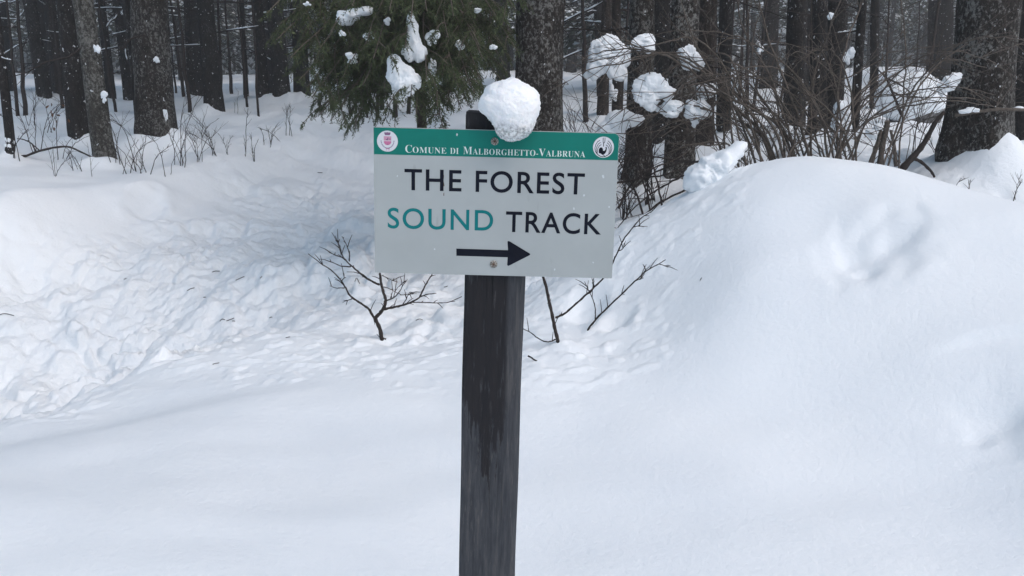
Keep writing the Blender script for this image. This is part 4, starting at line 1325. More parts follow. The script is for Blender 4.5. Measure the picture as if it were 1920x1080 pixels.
BUSHY = 5.9
CL = [   # px, py, width, height, distance, label, shape
    (1138, 108, 92, 88, 6.3, 'large grey-white snow pad hanging on bramble left of the trunk pair', [(-.05, 0, .35, .5), (.3, 0, .2, .5), (-.4, 0, -.1, .5), (-.6, 0, -.4, .4), (.35, 0, -.25, .5), (.45, 0, -.6, .3), (-.65, 0, -.65, .25)]),
    (1205, 82, 50, 38, 6.2, 'small snow cushion on the bramble right beside the large pad', None),
    (1297, 108, 58, 50, 6.0, 'snow clump on the bramble stem before the second lichened trunk', [(-.05, 0, .6, .35), (-.4, 0, .25, .45), (.1, 0, 0, .55), (.5, 0, -.35, .45), (-.1, 0, -.45, .45)]),
    (1226, 173, 84, 74, 5.9, 'rounded two-lobed snow clump before the trunk nearest the sign', [(-.15, 0, .4, .55), (.3, 0, .2, .5), (-.5, 0, -.15, .45), (-.1, 0, -.3, .5), (.6, 0, -.15, .35), (-.05, 0, -.75, .25)]),
    (1255, 204, 58, 34, 5.85, 'flat snow slab on bramble under the two-lobed clump', None),
    (1310, 212, 54, 56, 5.85, 'snow clump with a drip point below it on the bramble', [(-.4, 0, .5, .4), (.3, 0, .4, .5), (.6, 0, .1, .4), (-.3, 0, -.05, .5), (.2, 0, -.1, .5), (-.05, 0, -.55, .25), (-.1, 0, -.85, .15)]),
    (1326, 172, 42, 32, 6.0, 'small rounded snow clump above the dripping one', None),
    (1163, 235, 90, 60, 6.1, 'broad snow hump among twigs just above the sign right corner', [(-.6, 0, -.4, .5), (-.1, 0, .1, .6), (.4, 0, .2, .5), (.7, 0, .1, .3), (-.2, 0, -.5, .5)]),
    (1150, 173, 18, 34, 12.8, 'little snow patch stuck on the slim trunk', None),
    (1780, 159, 46, 46, 6.05, 'snow tuft stuck to the left side of the thickest right trunk', [(.3, 0, .4, .45), (-.1, 0, .1, .55), (-.5, 0, -.3, .45), (.5, 0, .6, .25), (-.6, 0, -.7, .25)]),
    (1817, 207, 46, 13, 5.93, 'thin snow strip on the stub across the thickest right trunk', None),
    (1906, 203, 26, 8, 5.93, 'tiny snow strip at the right edge on the stub', None),
    (1578, 232, 44, 88, 7.4, 'tall snow column leaning on the stump behind the mound', [(-.1, 0, .6, .4), (.1, 0, .2, .5), (-.2, 0, -.2, .5), (.3, 0, -.3, .4), (-.2, 0, -.7, .35)]),
    (1640, 246, 34, 30, 7.2, 'snow cap on the cut stubs behind the mound', None),
    (1692, 295, 52, 34, 6.6, 'low snow heap between the stubs and the leaning branch', None),
    (1340, 316, 118, 104, 4.98, 'broken snow block with an upper right horn beside the mound', [(.05, 0, -.1, .5), (-.45, 0, -.35, .5), (.4, 0, .25, .4), (.7, 0, .55, .32), (.78, 0, .75, .22), (-.5, 0, -.7, .4), (.1, 0, -.6, .5), (-.15, 0, .1, .3)]),
    (1467, 296, 34, 26, 6.0, 'small snow crumb left behind the crest of the mound', None),
    (1558, 30, 14, 14, 6.0, 'tiny snow ball on a twig high above the mound', None),
    (1426, 92, 14, 20, 6.0, 'small snow tuft on the bramble left of the black trunks', None),
    (1590, 105, 26, 34, 6.6, 'snow wisp hanging beside the thin leaning trunk', None),
    # evergreen
    (668, 30, 76, 36, 5.3, 'slanting snow streak on the upper left evergreen bough', [(-.6, 0, -.3, .5), (-.2, 0, .1, .5), (.2, 0, .3, .35), (.6, 0, .4, .4), (.85, 0, .5, .25), (-.8, 0, .2, .3)]),
    (776, 70, 50, 94, 5.15, 'tall upper snow pillar lying on the evergreen bough', [(-.1, 0, .75, .25), (0, 0, .5, .35), (-.05, 0, .15, .42), (.1, 0, -.3, .5), (-.3, 0, -.5, .4), (.45, 0, -.6, .4)]),
    (757, 145, 68, 86, 5.05, 'largest snow clump hanging low on the evergreen boughs', [(-.35, 0, .65, .35), (-.2, 0, .3, .5), (-.5, 0, .15, .4), (.2, 0, .0, .5), (.4, 0, -.3, .5), (0, 0, -.4, .5), (-.1, 0, -.75, .3), (.6, 0, -.1, .35)]),
    (811, 71, 30, 30, 5.2, 'small snow clump right of the tall snow pillar', None),
    (692, 69, 24, 20, 5.2, 'small snow clump left of the tall snow pillar', None),
    (660, 109, 24, 22, 5.2, 'small flat snow clump at the left of the evergreen', None),
    (862, 84, 20, 20, 5.3, 'small snow clump on the right part of the evergreen', None),
    (811, 125, 17, 36, 5.2, 'narrow snow clump right beside the largest evergreen clump', None),
    (596, 150, 26, 48, 6.5, 'upright snow streak at the left tips of the evergreen', None),
    (726, 40, 14, 16, 5.2, 'tiny snow clump between the streak and the pillar', None),
    (642, 62, 14, 12, 5.2, 'tiny snow clump under the slanting streak', None),
    (576, 7, 16, 9, 5.4, 'tiny snow strip at the top left of the evergreen', None),
    (896, 20, 16, 10, 5.4, 'tiny snow strip at the top right of the evergreen', None),
    (925, 88, 16, 10, 5.4, 'tiny snow strip at the right tips of the evergreen', None),
    # left forest
    (182, 92, 15, 18, 8.60, 'snow patch high on the leaning pale trunk', None),
    (196, 182, 15, 24, 8.60, 'snow patch low on the leaning pale trunk', None),
    (293, 112, 13, 13, 9.46, 'round snow spot on the thickest left trunk', None),
    (307, 222, 17, 34, 9.47, 'snow strip near the foot of the thickest left trunk', None),
    (231, 23, 11, 12, 15.07, 'snow blob on the slim black trunk at left', None),
    (17, 266, 20, 34, 8.74, 'snow stuck at the foot of the thin leaning trunk', None),
]
for k, (px, py, w, h, Y, lab, balls) in enumerate(CL):
    Y += 0.10 if Y < 6.7 and 'trunk' not in lab and 'block' not in lab else 0
    clump('snow_clump', px, py, w, h, Y, lab, 'snow clumps caught on branches and trunks', balls, seed=20 + k, sub=5 if max(w, h) > 40 else 4 if max(w, h) > 20 else 3, rough=.06 if not 'trunk' in lab else .10, flat=.7 if not 'trunk' in lab else .35)

# ------------------------------------------------------------------ young evergreen with drooping boughs


def needle_twigs(mb, P, rg, n, tw, nl):
    """needled side twigs along a bough P (array)"""
    L = np.linspace(0, 1, len(P))
    tt = rg.uniform(0.10, 1.0, n)
    C = np.stack([np.interp(tt, L, P[:, k]) for k in range(3)], 1)
    d0 = np.gradient(P, axis=0); D = np.stack([np.interp(tt, L, d0[:, k]) for k in range(3)], 1)
    D /= np.linalg.norm(D, axis=1)[:, None]
    side = np.cross(D, np.array([0, 0, 1.0])); side /= np.linalg.norm(side, axis=1)[:, None] + 1e-6
    sg = rg.choice([-1.0, 1.0], n)[:, None]
    T = D * rg.uniform(.35, .9, (n, 1)) + side * sg * rg.uniform(.2, .9, (n, 1)) + np.array([0, 0, -1.0]) * rg.uniform(.0, .9, (n, 1)) + rg.normal(0, .18, (n, 3))
    T /= np.linalg.norm(T, axis=1)[:, None]
    ln = tw * rg.uniform(.5, 1.4, (n, 1)) * (1.15 - .55 * tt[:, None])
    k = 15
    f = np.linspace(0.06, 1.0, k)[None, :, None]
    base = C[:, None, :] + T[:, None, :] * ln[:, None, :] * f + np.array([0, 0, -1.0]) * (f * f) * ln[:, None, :] * 0.18
    nd = T[:, None, :] * 0.75 + rg.normal(0, .62, (n, k, 3))
    nd /= np.linalg.norm(nd, axis=2)[:, :, None]
    wv = np.cross(nd, rg.normal(0, 1, (n, k, 3))); wv /= np.linalg.norm(wv, axis=2)[:, :, None] + 1e-6
    l2 = nl * rg.uniform(.7, 1.25, (n, k, 1)); w2 = 0.0027
    V = np.stack([base - wv * w2, base + wv * w2, base + nd * l2], 2).reshape(-1, 3)
    mb.add(V, np.arange(len(V)).reshape(-1, 3), None, 1)
    # twig axes
    a = np.cross(T, np.array([0, 0, 1.0])); a /= np.linalg.norm(a, axis=1)[:, None] + 1e-6
    E = C + T * ln + np.array([0, 0, -1.0]) * ln * .18
    V = np.stack([C - a * .0016, C + a * .0016, E], 1).reshape(-1, 3)
    mb.add(V, np.arange(len(V)).reshape(-1, 3), None, 0)


SPY = 6.9
sb = on(800, SPY)
spruce = empty('young_spruce', sb)
tag(spruce, 'young dark green spruce with drooping boughs left of the snow-capped post', 'tree')
SPH = 5.2
link(bpy.data.objects.new('trunk', trunk_mesh('trunk', (0.0, 0.0, 1), SPH, 0.04, 12, M['bark_brown'], 91, rings=20)), spruce)
rg = np.random.default_rng(31)
tips = [  # bough tips measured in the picture (px, py, distance) and height of the insertion as a fraction above the tip
    (500, 25, 5.4), (518, 75, 5.35), (545, 108, 5.3), (560, 150, 5.3), (585, 182, 5.3), (620, 225, 5.35), (565, 95, 5.6), (525, 45, 5.6), (515, 10, 5.6), (545, 130, 5.7), (575, 165, 5.5), (600, 215, 5.4), (665, 235, 5.3), (640, 200, 5.3), (600, 90, 5.2), (905, 110, 5.1), (968, 20, 5.4), (970, 95, 5.5), (890, 175, 5.2), (770, 180, 5.0), (820, 200, 5.1), (860, 165, 5.2), (940, 150, 5.6), (850, 30, 4.8), (770, 40, 4.8), (700, 110, 4.95), (680, 160, 5.1), (590, 195, 5.7), (640, 238, 5.5), (615, 150, 5.6), (690, 205, 5.5), (655, 120, 5.2), (720, 165, 5.1), (740, 225, 5.4), (780, 215, 5.15), (830, 238, 5.5), (865, 205, 5.6),
    (800, 150, 5.0), (850, 130, 5.2), (905, 160, 5.4), (945, 120, 5.5), (960, 60, 5.6), (900, 90, 5.2), (840, 70, 5.0), (760, 90, 5.0), (690, 70, 5.0), (620, 60, 5.2), (560, 20, 5.5), (930, 30, 5.4), (880, 200, 5.9),
    (870, 15, 5.1), (800, 20, 4.9), (730, 20, 4.9), (660, 10, 5.1), (600, 120, 6.2), (700, 140, 6.4), (900, 130, 6.4), (950, 90, 6.2), (560, 60, 6.3), (640, 180, 6.1), (800, 180, 6.6), (740, 130, 6.8), (850, 60, 6.8), (650, 60, 6.9), (930, 50, 6.8)]
loc0 = np.array(sb)
for q, (px, py, Y) in enumerate(tips):
    tip = np.array(at(px, py, Y)) - loc0
    hor = math.hypot(tip[0], tip[1])
    z0_ = tip[2] + 0.12 + 0.28 * hor * rg.uniform(.8, 1.3)
    s = np.array([0, 0, z0_])
    P = bend([tuple(s), tuple(s * .68 + tip * .32 + np.array([0, 0, .10 * hor])), tuple(s * .33 + tip * .67 + np.array([0, 0, .07 * hor])), tuple(tip)], 4, 0.008)
    mb = MB()
    mb.tube(P, np.linspace(.010, .0025, len(P)), 5, 0)
    # secondary boughs
    Lg = np.linalg.norm(tip - s)
    needle_twigs(mb, P, rg, int(46 * Lg), .10, .021)
    for _ in range(int(7 * Lg) + 3):
        t = rg.uniform(.2, .95); i = int(t * (len(P) - 1)); b0 = P[i]
        d = (P[min(i + 1, len(P) - 1)] - P[max(i - 1, 0)]); d /= np.linalg.norm(d)
        sd_ = np.cross(d, [0, 0, 1.0]) * rg.choice([-1, 1])
        l = rg.uniform(.14, .34) * (1.15 - .5 * t)
        e = b0 + (d * rg.uniform(.5, .9) + sd_ * rg.uniform(.3, .9) + np.array([0, 0, -rg.uniform(.1, .7)])) * l
        P2 = bend([tuple(b0), tuple((b0 + e) / 2 + np.array([0, 0, .02])), tuple(e)], 3)
        mb.tube(P2, np.linspace(.004, .0015, len(P2)), 4, 0, False)
        needle_twigs(mb, P2, rg, int(68 * l) + 4, .075, .020)
    mb.build('bough', [M['twig_brown'], M['needle']], spruce, False)
# upper part of the tree, above the picture
mbu = crown_mesh(888, SPH, 2.3, 0.8, 40, 24, 0.14, 0.1, M['needle'])
link(bpy.data.objects.new('crown', mbu), spruce)

# ------------------------------------------------------------------ bare saplings, brambles, stubs


def poly_tree(name, Y, trunk, branches, label, cat='sapling', group=None, mat='twig', base=None, jit=0.0):
    """trunk / branches: pixel polylines (px, py[, dY]) with start and end width in pixels"""
    P0 = at(trunk[0][0][0], trunk[0][0][1], Y)
    root = empty(name, P0)
    tag(root, label, cat, group)
    for nm, (pts_, w0, w1) in [('stem', trunk)] + [('branch', b) for b in branches]:
        P = [at(p[0], p[1], Y + (p[2] if len(p) > 2 else 0)) - P0 for p in pts_]
        mb = MB()
        Q = bend(P, 4, jit or 0.0012)
        mb.tube(Q, np.linspace(px2m(w0, P0) * .42, px2m(w1, P0) * .36, len(Q)) * (1 + .12 * np.sin(np.arange(len(Q)) * 2.3)), 6, 0)
        if cat == 'sapling':
            for _ in range(len(Q) // 3):
                i = rnd.randint(2, len(Q) - 2); d = Vector(Q[i + 1] - Q[i - 1]).normalized(); l = px2m(rnd.choice([4, 6, 10, 18, 26]), P0)
                e = Vector(Q[i]) + (d * .9 + Vector((rnd.uniform(-1, 1), rnd.uniform(-.5, .5), rnd.uniform(-.6, 1)))).normalized() * l
                mb.tube([tuple(Q[i]), tuple(Vector(Q[i]).lerp(e, .5) + Vector((0, 0, l * .06))), tuple(e)], [px2m(.8, P0), px2m(.7, P0), px2m(.4, P0)], 4, 0, False)
        mb.build(nm, M[mat], root)
    return root


# left sapling in the trodden snow
SY = hit(718, 640).y
poly_tree('bare_sapling', SY, ([(719, 652), (716, 636), (712, 615), (704, 598), (712, 588), (720, 576), (723, 562), (718, 545), (714, 528), (712, 513)], 10, 6), [
    ([(704, 600), (695, 586), (690, 578), (672, 566), (657, 555), (648, 540), (638, 524), (620, 506), (600, 493), (578, 476)], 6, 2),
    ([(694, 582), (698, 590), (702, 598)], 5, 5),
    ([(640, 527), (645, 521), (645, 513)], 2.5, 1.5), ([(646, 540), (632, 540), (618, 536)], 2.5, 1.5), ([(660, 560), (652, 563), (644, 563)], 2.5, 1.5),
    ([(712, 534), (700, 529), (684, 519), (670, 508), (660, 499), (648, 488), (641, 476), (637, 462), (630, 450), (622, 436)], 5, 1.5),
    ([(648, 488), (640, 482), (630, 479), (620, 474), (609, 467)], 3, 1.5), ([(658, 500), (640, 499), (628, 494), (618, 490)], 3, 1.5),
    ([(655, 490), (655, 476), (650, 460), (641, 443)], 3, 1.3), ([(640, 478), (637, 468), (634, 458), (636, 452)], 2, 1.2),
    ([(720, 580), (738, 576), (756, 572), (775, 565), (788, 557), (800, 552), (818, 550)], 6, 2),
    ([(787, 557), (793, 544), (800, 531), (807, 519), (814, 508)], 4, 2.5), ([(772, 567), (790, 567), (820, 568), (843, 566), (866, 556)], 2.5, 2),
    ([(724, 564), (738, 558), (748, 548), (755, 536), (764, 524)], 3, 1.5), ([(738, 557), (742, 545), (750, 535), (758, 528)], 2, 1.2), ([(755, 571), (762, 560), (768, 548), (774, 552)], 2.4, 1.2),
    ([(750, 553), (765, 552), (776, 551)], 2, 1.2), ([(719, 538), (730, 541), (742, 548), (752, 553)], 2, 1.2), ([(716, 516), (726, 521), (736, 526), (745, 529)], 2, 1.2), ([(714, 520), (712, 508), (716, 498)], 4, 2),
    ([(718, 634), (723, 636), (724, 641)], 3, 1.5)],
    'bare forked sapling poking from the trodden snow left of the post', group=None)
RY = hit(1047, 643).y
poly_tree('bare_sapling', RY, ([(1049, 655), (1046, 640), (1041, 618), (1035, 590), (1029, 562), (1022, 530), (1012, 500, .02), (1005, 470, .04)], 9, 6), [
    ([(1041, 596), (1058, 588), (1075, 574), (1095, 556), (1115, 538), (1132, 520), (1145, 500), (1160, 468), (1172, 445), (1188, 425)], 5, 3),
    ([(1160, 470), (1168, 466), (1170, 456)], 2.5, 1.5), ([(1098, 554), (1108, 548), (1112, 538), (1110, 530)], 2.5, 1.2),
    ([(1188, 425), (1200, 424), (1214, 425)], 2.2, 1.3), ([(1188, 425), (1203, 408), (1222, 396), (1240, 378)], 2.8, 1.4),
    ([(1042, 636), (1028, 641), (1012, 636), (998, 626), (984, 618), (970, 612)], 3.2, 2)],
    'bare slanting sapling in the snow right behind the post')
TY = hit(1102, 622).y
poly_tree('bare_sapling', TY, ([(1096, 632), (1104, 616), (1118, 598), (1140, 576), (1165, 552), (1190, 528), (1212, 508), (1232, 497), (1248, 487)], 5, 2.2), [
    ([(1116, 600), (1116, 580), (1112, 562), (1104, 545), (1096, 528)], 2.8, 1.5), ([(1210, 509), (1209, 502), (1206, 496)], 2.4, 1.4), ([(1196, 524), (1202, 523), (1203, 518)], 2, 1.2),
    ([(1236, 495), (1246, 498), (1253, 497)], 2, 1.2)],
    'lone bare twig slanting right out of the snow left of the mound')
poly_tree('fallen_twig', hit(1003, 676).y - 0.02, ([(990, 667), (1000, 673), (1010, 679), (1014, 685)], 4, 3), [], 'short broken twig lying on the snow right of the post', 'twig')

# brambles with arching stems behind the mound
BR = [  # stems as pixel polylines with distance offsets, width px
    ([(1470, 330), (1440, 270, .1), (1395, 215, .1), (1330, 160, 0), (1265, 112), (1200, 92), (1130, 96), (1090, 112)], 7, 2),
    ([(1500, 310), (1450, 240), (1400, 190), (1345, 150), (1290, 120), (1245, 100), (1180, 100), (1105, 118)], 6, 2),
    ([(1090, 250), (1105, 205), (1125, 160), (1140, 115), (1150, 75)], 8, 5),
    ([(1510, 305), (1470, 250), (1410, 205), (1350, 178), (1300, 172), (1250, 190), (1190, 193)], 6, 2),
    ([(1480, 310), (1430, 260), (1370, 222), (1310, 200), (1260, 185), (1225, 150), (1205, 110)], 5, 2),
    ([(1540, 310), (1500, 230), (1470, 150), (1440, 70), (1420, -20), (1405, -80)], 6, 3),
    ([(1530, 305), (1520, 220), (1530, 130), (1560, 40), (1600, -50)], 5, 2),
    ([(1560, 310), (1545, 240), (1500, 150), (1430, 90), (1360, 62), (1310, 60)], 5, 2),
    ([(1520, 310), (1450, 160), (1395, 60), (1380, -30)], 5, 2),
    ([(1580, 300), (1570, 200), (1580, 110), (1610, 20), (1640, -60)], 5, 2.5),
    ([(1470, 320), (1400, 240), (1330, 130), (1290, 50), (1270, -30)], 5, 2),
    ([(1440, 330), (1420, 262), (1390, 235), (1340, 235), (1300, 250)], 5, 2),
    ([(1560, 305), (1590, 240), (1640, 180), (1700, 150), (1760, 145)], 4, 2),
    ([(1480, 305), (1500, 220), (1560, 160), (1640, 120), (1700, 60)], 4, 2),
    ([(1690, 305), (1692, 200), (1698, 100), (1690, 0), (1680, -60)], 3.5, 2),
    ([(1550, 300), (1600, 200), (1700, 110), (1790, 100)], 3.5, 1.5),
    ([(1545, 310), (1480, 260), (1420, 170), (1410, 80), (1440, -10)], 4, 2),
    ([(1430, 320), (1380, 280), (1300, 270), (1240, 300)], 4, 2),
]
for k_, (cx_, cy_, cw_, ch_, cY_, cl_, cb_) in enumerate(CL[:8]):
    BR.append(([(1480 - 14 * k_, 312), (1440 - 14 * k_, 250), ((1440 + cx_) / 2, min(cy_ + 10, 150) - 10), (cx_ + cw_ * .3, cy_ + ch_ * .12), (cx_ - cw_ * .4, cy_ + ch_ * .25), (cx_ - cw_ * .4 - 50, cy_ + ch_ * .25 + 32)], 4.5, 1.6))
brs = [('arching brown bramble with long bare stems behind the left of the mound', (1490, 310), [0, 1, 3, 4, 10, 11, 17] + list(range(18, 26))), ('upright brown bramble fanning out behind the crest of the mound', (1540, 308), [5, 6, 7, 8, 9, 16]), ('loose bramble of thin stems before the bright clearing', (1600, 302), [12, 13, 14, 15])]
rb = random.Random(8)
for lab, (bx, by), idx in brs:
    Yb = 5.9
    P0 = at(bx, by, Yb); P0.z = hz(P0.x, P0.y)
    root = empty('bramble_bush', P0)
    tag(root, lab, 'bush', 'brambles behind the mound')
    for ci in idx + ['x'] * 8:
        if ci == 'x':
            a = rb.uniform(-1, 1)
            sx_ = bx + rb.uniform(-50, 50)
            a = math.copysign(abs(a) ** .5, a - .25); up_ = rb.uniform(60, 240)
            pts_ = [(sx_, by + 5, rb.uniform(-.2, .3)), (sx_ + a * 70, by - up_ * .5, 0), (sx_ + a * 170, by - up_ * .92, rb.uniform(-.3, .3)), (sx_ + a * 270, by - up_, rb.uniform(-.5, .4)), (sx_ + a * 360, by - up_ * .9, rb.uniform(-.5, .4))]
            w0, w1 = 4, 1.6
        else:
            pts_, w0, w1 = BR[ci]
        P = [at(p[0], p[1], Yb + (p[2] if len(p) > 2 else 0) + rb.uniform(-.12, .12)) - P0 for p in pts_]
        P[0].z = hz(P[0].x + P0.x, P[0].y + P0.y) - P0.z - 0.05
        mb = MB()
        Q = bend(P, 5, 0.006, rb)
        mb.tube(Q, np.linspace(px2m(w0, P0) * .52, px2m(w1, P0) * .36, len(Q)), 5, 0)
        for _ in range(rb.randint(7, 13)):      # side twigs
            i = rb.randint(2, len(Q) - 2); d = Vector(Q[i + 1] - Q[i - 1]).normalized()
            l = rb.uniform(.08, .45)
            s = Vector((rb.uniform(-1, 1), rb.uniform(-.6, .6), rb.uniform(-.7, .9)))
            e = Vector(Q[i]) + (d * .8 + s * .8) * l
            m_ = Vector(Q[i]).lerp(e, .5) + Vector((rb.uniform(-1, 1), rb.uniform(-1, 1), rb.uniform(-1, 1))) * .03
            mb.tube(bend([tuple(Q[i]), tuple(m_), tuple(e)], 3), np.linspace(.0028, .0012, 7), 4, 0, False)
            if rb.random() < .5:
                e2 = m_ + (d * .4 + Vector((rb.uniform(-1, 1), rb.uniform(-.5, .5), rb.uniform(-1, 1)))) * l * .5
                mb.tube([tuple(m_), tuple(e2)], [.0018, .001], 4, 0, False)
        mb.build('stem', M['twig_brown'], root)

# tangle of dark twigs beside the sign (left of the mound) and under the left trees


def random_shrub(name, base, h, n, spread, label, group, mat, rg_, w=0.004, droop=0.0, cat='shrub', parts=True):
    root = empty(name, base) if parts else None
    mbj = MB()
    for s in range(n):
        a = rg_.uniform(0, 2 * math.pi); hh = h * rg_.uniform(.5, 1.1); sp = spread * rg_.uniform(.2, 1)
        st = Vector((rg_.uniform(-.06, .06), rg_.uniform(-.06, .06), -0.05))
        tip = Vector((math.cos(a) * sp, math.sin(a) * sp * .7, hh))
        if droop: tip.z -= droop * sp
        mid = st.lerp(tip, .5) + Vector((-math.cos(a), -math.sin(a), 0)) * sp * .15 + Vector((0, 0, .15 * hh))
        Q = bend([tuple(st), tuple(mid), tuple(tip)], 5, .012 * h, rg_)
        mb = MB() if parts else mbj
        ww = w * rg_.uniform(.7, 1.3)
        mb.tube(Q, np.linspace(ww, ww * .35, len(Q)), 5, 0)
        for _ in range(rg_.randint(3, 7)):
            i = rg_.randint(2, len(Q) - 2); d = Vector(Q[i + 1] - Q[i - 1]).normalized()
            l = rg_.uniform(.12, .4) * h
            e = Vector(Q[i]) + (d + Vector((rg_.uniform(-1, 1), rg_.uniform(-1, 1), rg_.uniform(-.2, .6))) * .9) * l * .7
            m_ = Vector(Q[i]).lerp(e, .5) + Vector((rg_.uniform(-1, 1), rg_.uniform(-1, 1), rg_.uniform(-1, 1))) * .06 * l
            mb.tube([tuple(Q[i]), tuple(m_), tuple(e)], [ww * .5, ww * .35, ww * .2], 4, 0, False)
            if rg_.random() < .6:
                e2 = m_ + (d * .5 + Vector((rg_.uniform(-1, 1), rg_.uniform(-1, 1), rg_.uniform(-.4, 1)))) * l * .4
                mb.tube([tuple(m_), tuple(e2)], [ww * .3, ww * .15], 4, 0, False)
        if parts: mb.build('stem', M[mat], root)
    if not parts:
        root = mbj.build(name, M[mat]); root.location = base
    tag(root, label, cat, group)
    return root


rs = random.Random(4)
TG = [[(1310, 318), (1270, 335), (1225, 360), (1185, 395), (1155, 432)], [(1300, 350), (1250, 372), (1205, 405), (1165, 440)], [(1290, 300), (1240, 318), (1190, 350), (1150, 400)], [(1225, 420), (1215, 370), (1200, 320), (1195, 270), (1180, 235)],
      [(1245, 410), (1235, 350), (1222, 300), (1228, 250)], [(1330, 305), (1270, 302), (1215, 292), (1160, 300)], [(1160, 390), (1180, 350), (1215, 320), (1260, 300), (1300, 262)], [(1240, 392), (1195, 415), (1160, 452)], [(1150, 345), (1200, 335), (1260, 325), (1320, 296)], [(1205, 400), (1188, 350), (1165, 310), (1150, 280)]]
P0 = on(1240, 6.1)
tr_ = empty('dead_brushwood', P0); tag(tr_, 'tangle of dark dead twigs lying over the snow between the sign and the snow block', 'brushwood')
for g_ in TG:
    P = [at(a_, b_, 5.75 + rs.uniform(-.15, .15)) - P0 for a_, b_ in g_]
    mb = MB(); Q = bend(P, 5, .004, rs)
    mb.tube(Q, np.linspace(.008, .0028, len(Q)), 5, 0)
    for _ in range(6):
        i = rs.randint(2, len(Q) - 2); d = Vector(Q[i + 1] - Q[i - 1]).normalized(); l = rs.uniform(.08, .28)
        e = Vector(Q[i]) + (d + Vector((rs.uniform(-1, 1), rs.uniform(-.6, .6), rs.uniform(-.8, .8)))) * l * .7
        mb.tube([tuple(Q[i]), tuple(Vector(Q[i]).lerp(e, .5) + Vector((0, 0, .01))), tuple(e)], [.003, .0024, .0014], 4, 0, False)
    mb.build('branch', M['twig'], tr_)
for px, Y, h, lab in [(1130, 6.6, .75, 'dark tangled shrub hugging the right edge of the sign'), (1225, 6.4, .75, 'dark tangled shrub between the two lichened trunks'), (1090, 7.2, .9, 'wispy dark shrub rising above the sign before bright snow'), (1180, 5.9, .35, 'low dark twig tangle on the snow right of the sign')]:
    random_shrub('bare_shrub', on(px, Y), h, 12, h * .9, lab, 'dark shrubs right of the sign', 'twig', rs, .004, .2)
for px, Y, h, lab in [(1330, 6.6, 1.2, 'tall fine-twigged shrub before the brown trunk right of the lichened pair'), (1400, 6.9, 1.3, 'tall fine-twigged shrub left of the black trunk pair'), (1470, 6.6, 1.2, 'tall fine-twigged shrub in front of the black trunk pair'), (1600, 6.5, 1.2, 'tall fine-twigged shrub at the thin leaning trunk'), (1700, 6.6, 1.0, 'tall fine-twigged shrub below the bright clearing'), (1420, 8.5, .9, 'thin shrub behind the arching bramble'), (1650, 8.0, .8, 'twiggy shrub right behind the snowy stubs'), (1720, 9.5, .9, 'twiggy shrub under the bright clearing'), (1590, 9.5, .9, 'twiggy shrub behind the snow column'), (1760, 7.2, .7, 'twiggy shrub left of the thickest right trunk')]:
    random_shrub('bare_shrub', on(px, Y), h, 7, h * 1.2, lab, 'shrubs behind the mound', 'twig_brown' if 'tall' in lab else 'twig', rs, .0034, .35)

SHO, STM, BIT, LEA = [], [], [], []
# undergrowth on the left forest floor
for k, (px, py, hp) in enumerate([(30, 300, 90), (75, 285, 120), (105, 330, 70), (120, 300, 120), (150, 320, 60), (60, 235, 80), (225, 310, 120), (240, 325, 90), (262, 320, 110), (275, 325, 70), (335, 310, 120), (342, 310, 70), (375, 305, 110), (410, 300, 80), (425, 290, 60), (460, 285, 70),
                                  (500, 270, 60), (520, 265, 60), (545, 255, 50), (130, 225, 60), (180, 330, 60), (310, 330, 70), (440, 212, 50), (470, 300, 40), (20, 250, 80), (95, 250, 90), (385, 260, 60), (1890, 380, 70), (1800, 372, 40)]):
    B = hit(px, py, 5.2)
    SHO.append(random_shrub('bare_shoot', B, px2m(hp * rs.uniform(.7, 1.25), B), rs.randint(1, 4), px2m(hp, B) * .8, 'thin bare shoot sticking out of the snow among the trees', 'bare shoots in the snow', 'twig', rs, .0036, 0, 'shoot', False)); SHO[-1] = (px, SHO[-1])
# thin stems under the evergreen
for k, (px, py) in enumerate([(622, 208), (640, 206), (655, 215), (668, 213), (690, 222), (706, 222), (716, 210), (742, 218), (765, 214), (784, 216), (600, 200), (1100, 230), (1412, 210), (1660, 190), (1718, 165), (330, 175), (345, 182)] + [(rs.choice([rs.uniform(0, 600), rs.uniform(1060, 1900)]), rs.uniform(172, 225)) for _ in range(34)]):
    B = hit(px, py, 9)
    mb = MB()
    h = rs.uniform(3.0, 4.5); lean = rs.uniform(-.06, .06)
    Q = bend([(0, 0, -.1), (lean * .4 * h, 0, h * .35), (lean * h, 0, h)], 6, .012, rs)
    mb.tube(Q, np.linspace(rs.uniform(.016, .04), .006, len(Q)), 6, 0)
    for _ in range(14):
        i = rs.randint(3, len(Q) - 2); l = rs.uniform(.2, .7)
        d = Vector((rs.uniform(-1, 1), rs.uniform(-1, 1), rs.uniform(-.2, .6))) * l
        mb.tube([tuple(Q[i]), tuple(Vector(Q[i]) + d * .5 + Vector((0, 0, .03))), tuple(Vector(Q[i]) + d)], [.006, .004, .002], 4, 0, False)
    o = mb.build('thin_stem', M['twig'])
    o.location = B
    tag(o, 'thin bare stem', 'young tree', 'thin young stems behind the evergreen')
    STM.append((px, o))

# bent fallen branch at the left edge
bb = hit(60, 300, 5.2)
poly_tree('fallen_branch', bb.y, ([(-20, 332), (20, 308), (55, 290), (90, 279), (125, 275), (150, 284), (185, 301)], 6, 4), [
    ([(68, 287), (60, 270), (45, 262), (32, 260)], 4, 2), ([(58, 290), (40, 292), (22, 293)], 3, 2), ([(75, 283), (60, 270), (52, 262)], 3, 1.5)],
    'dark bent branch arching over the snow at the left edge', 'branch')
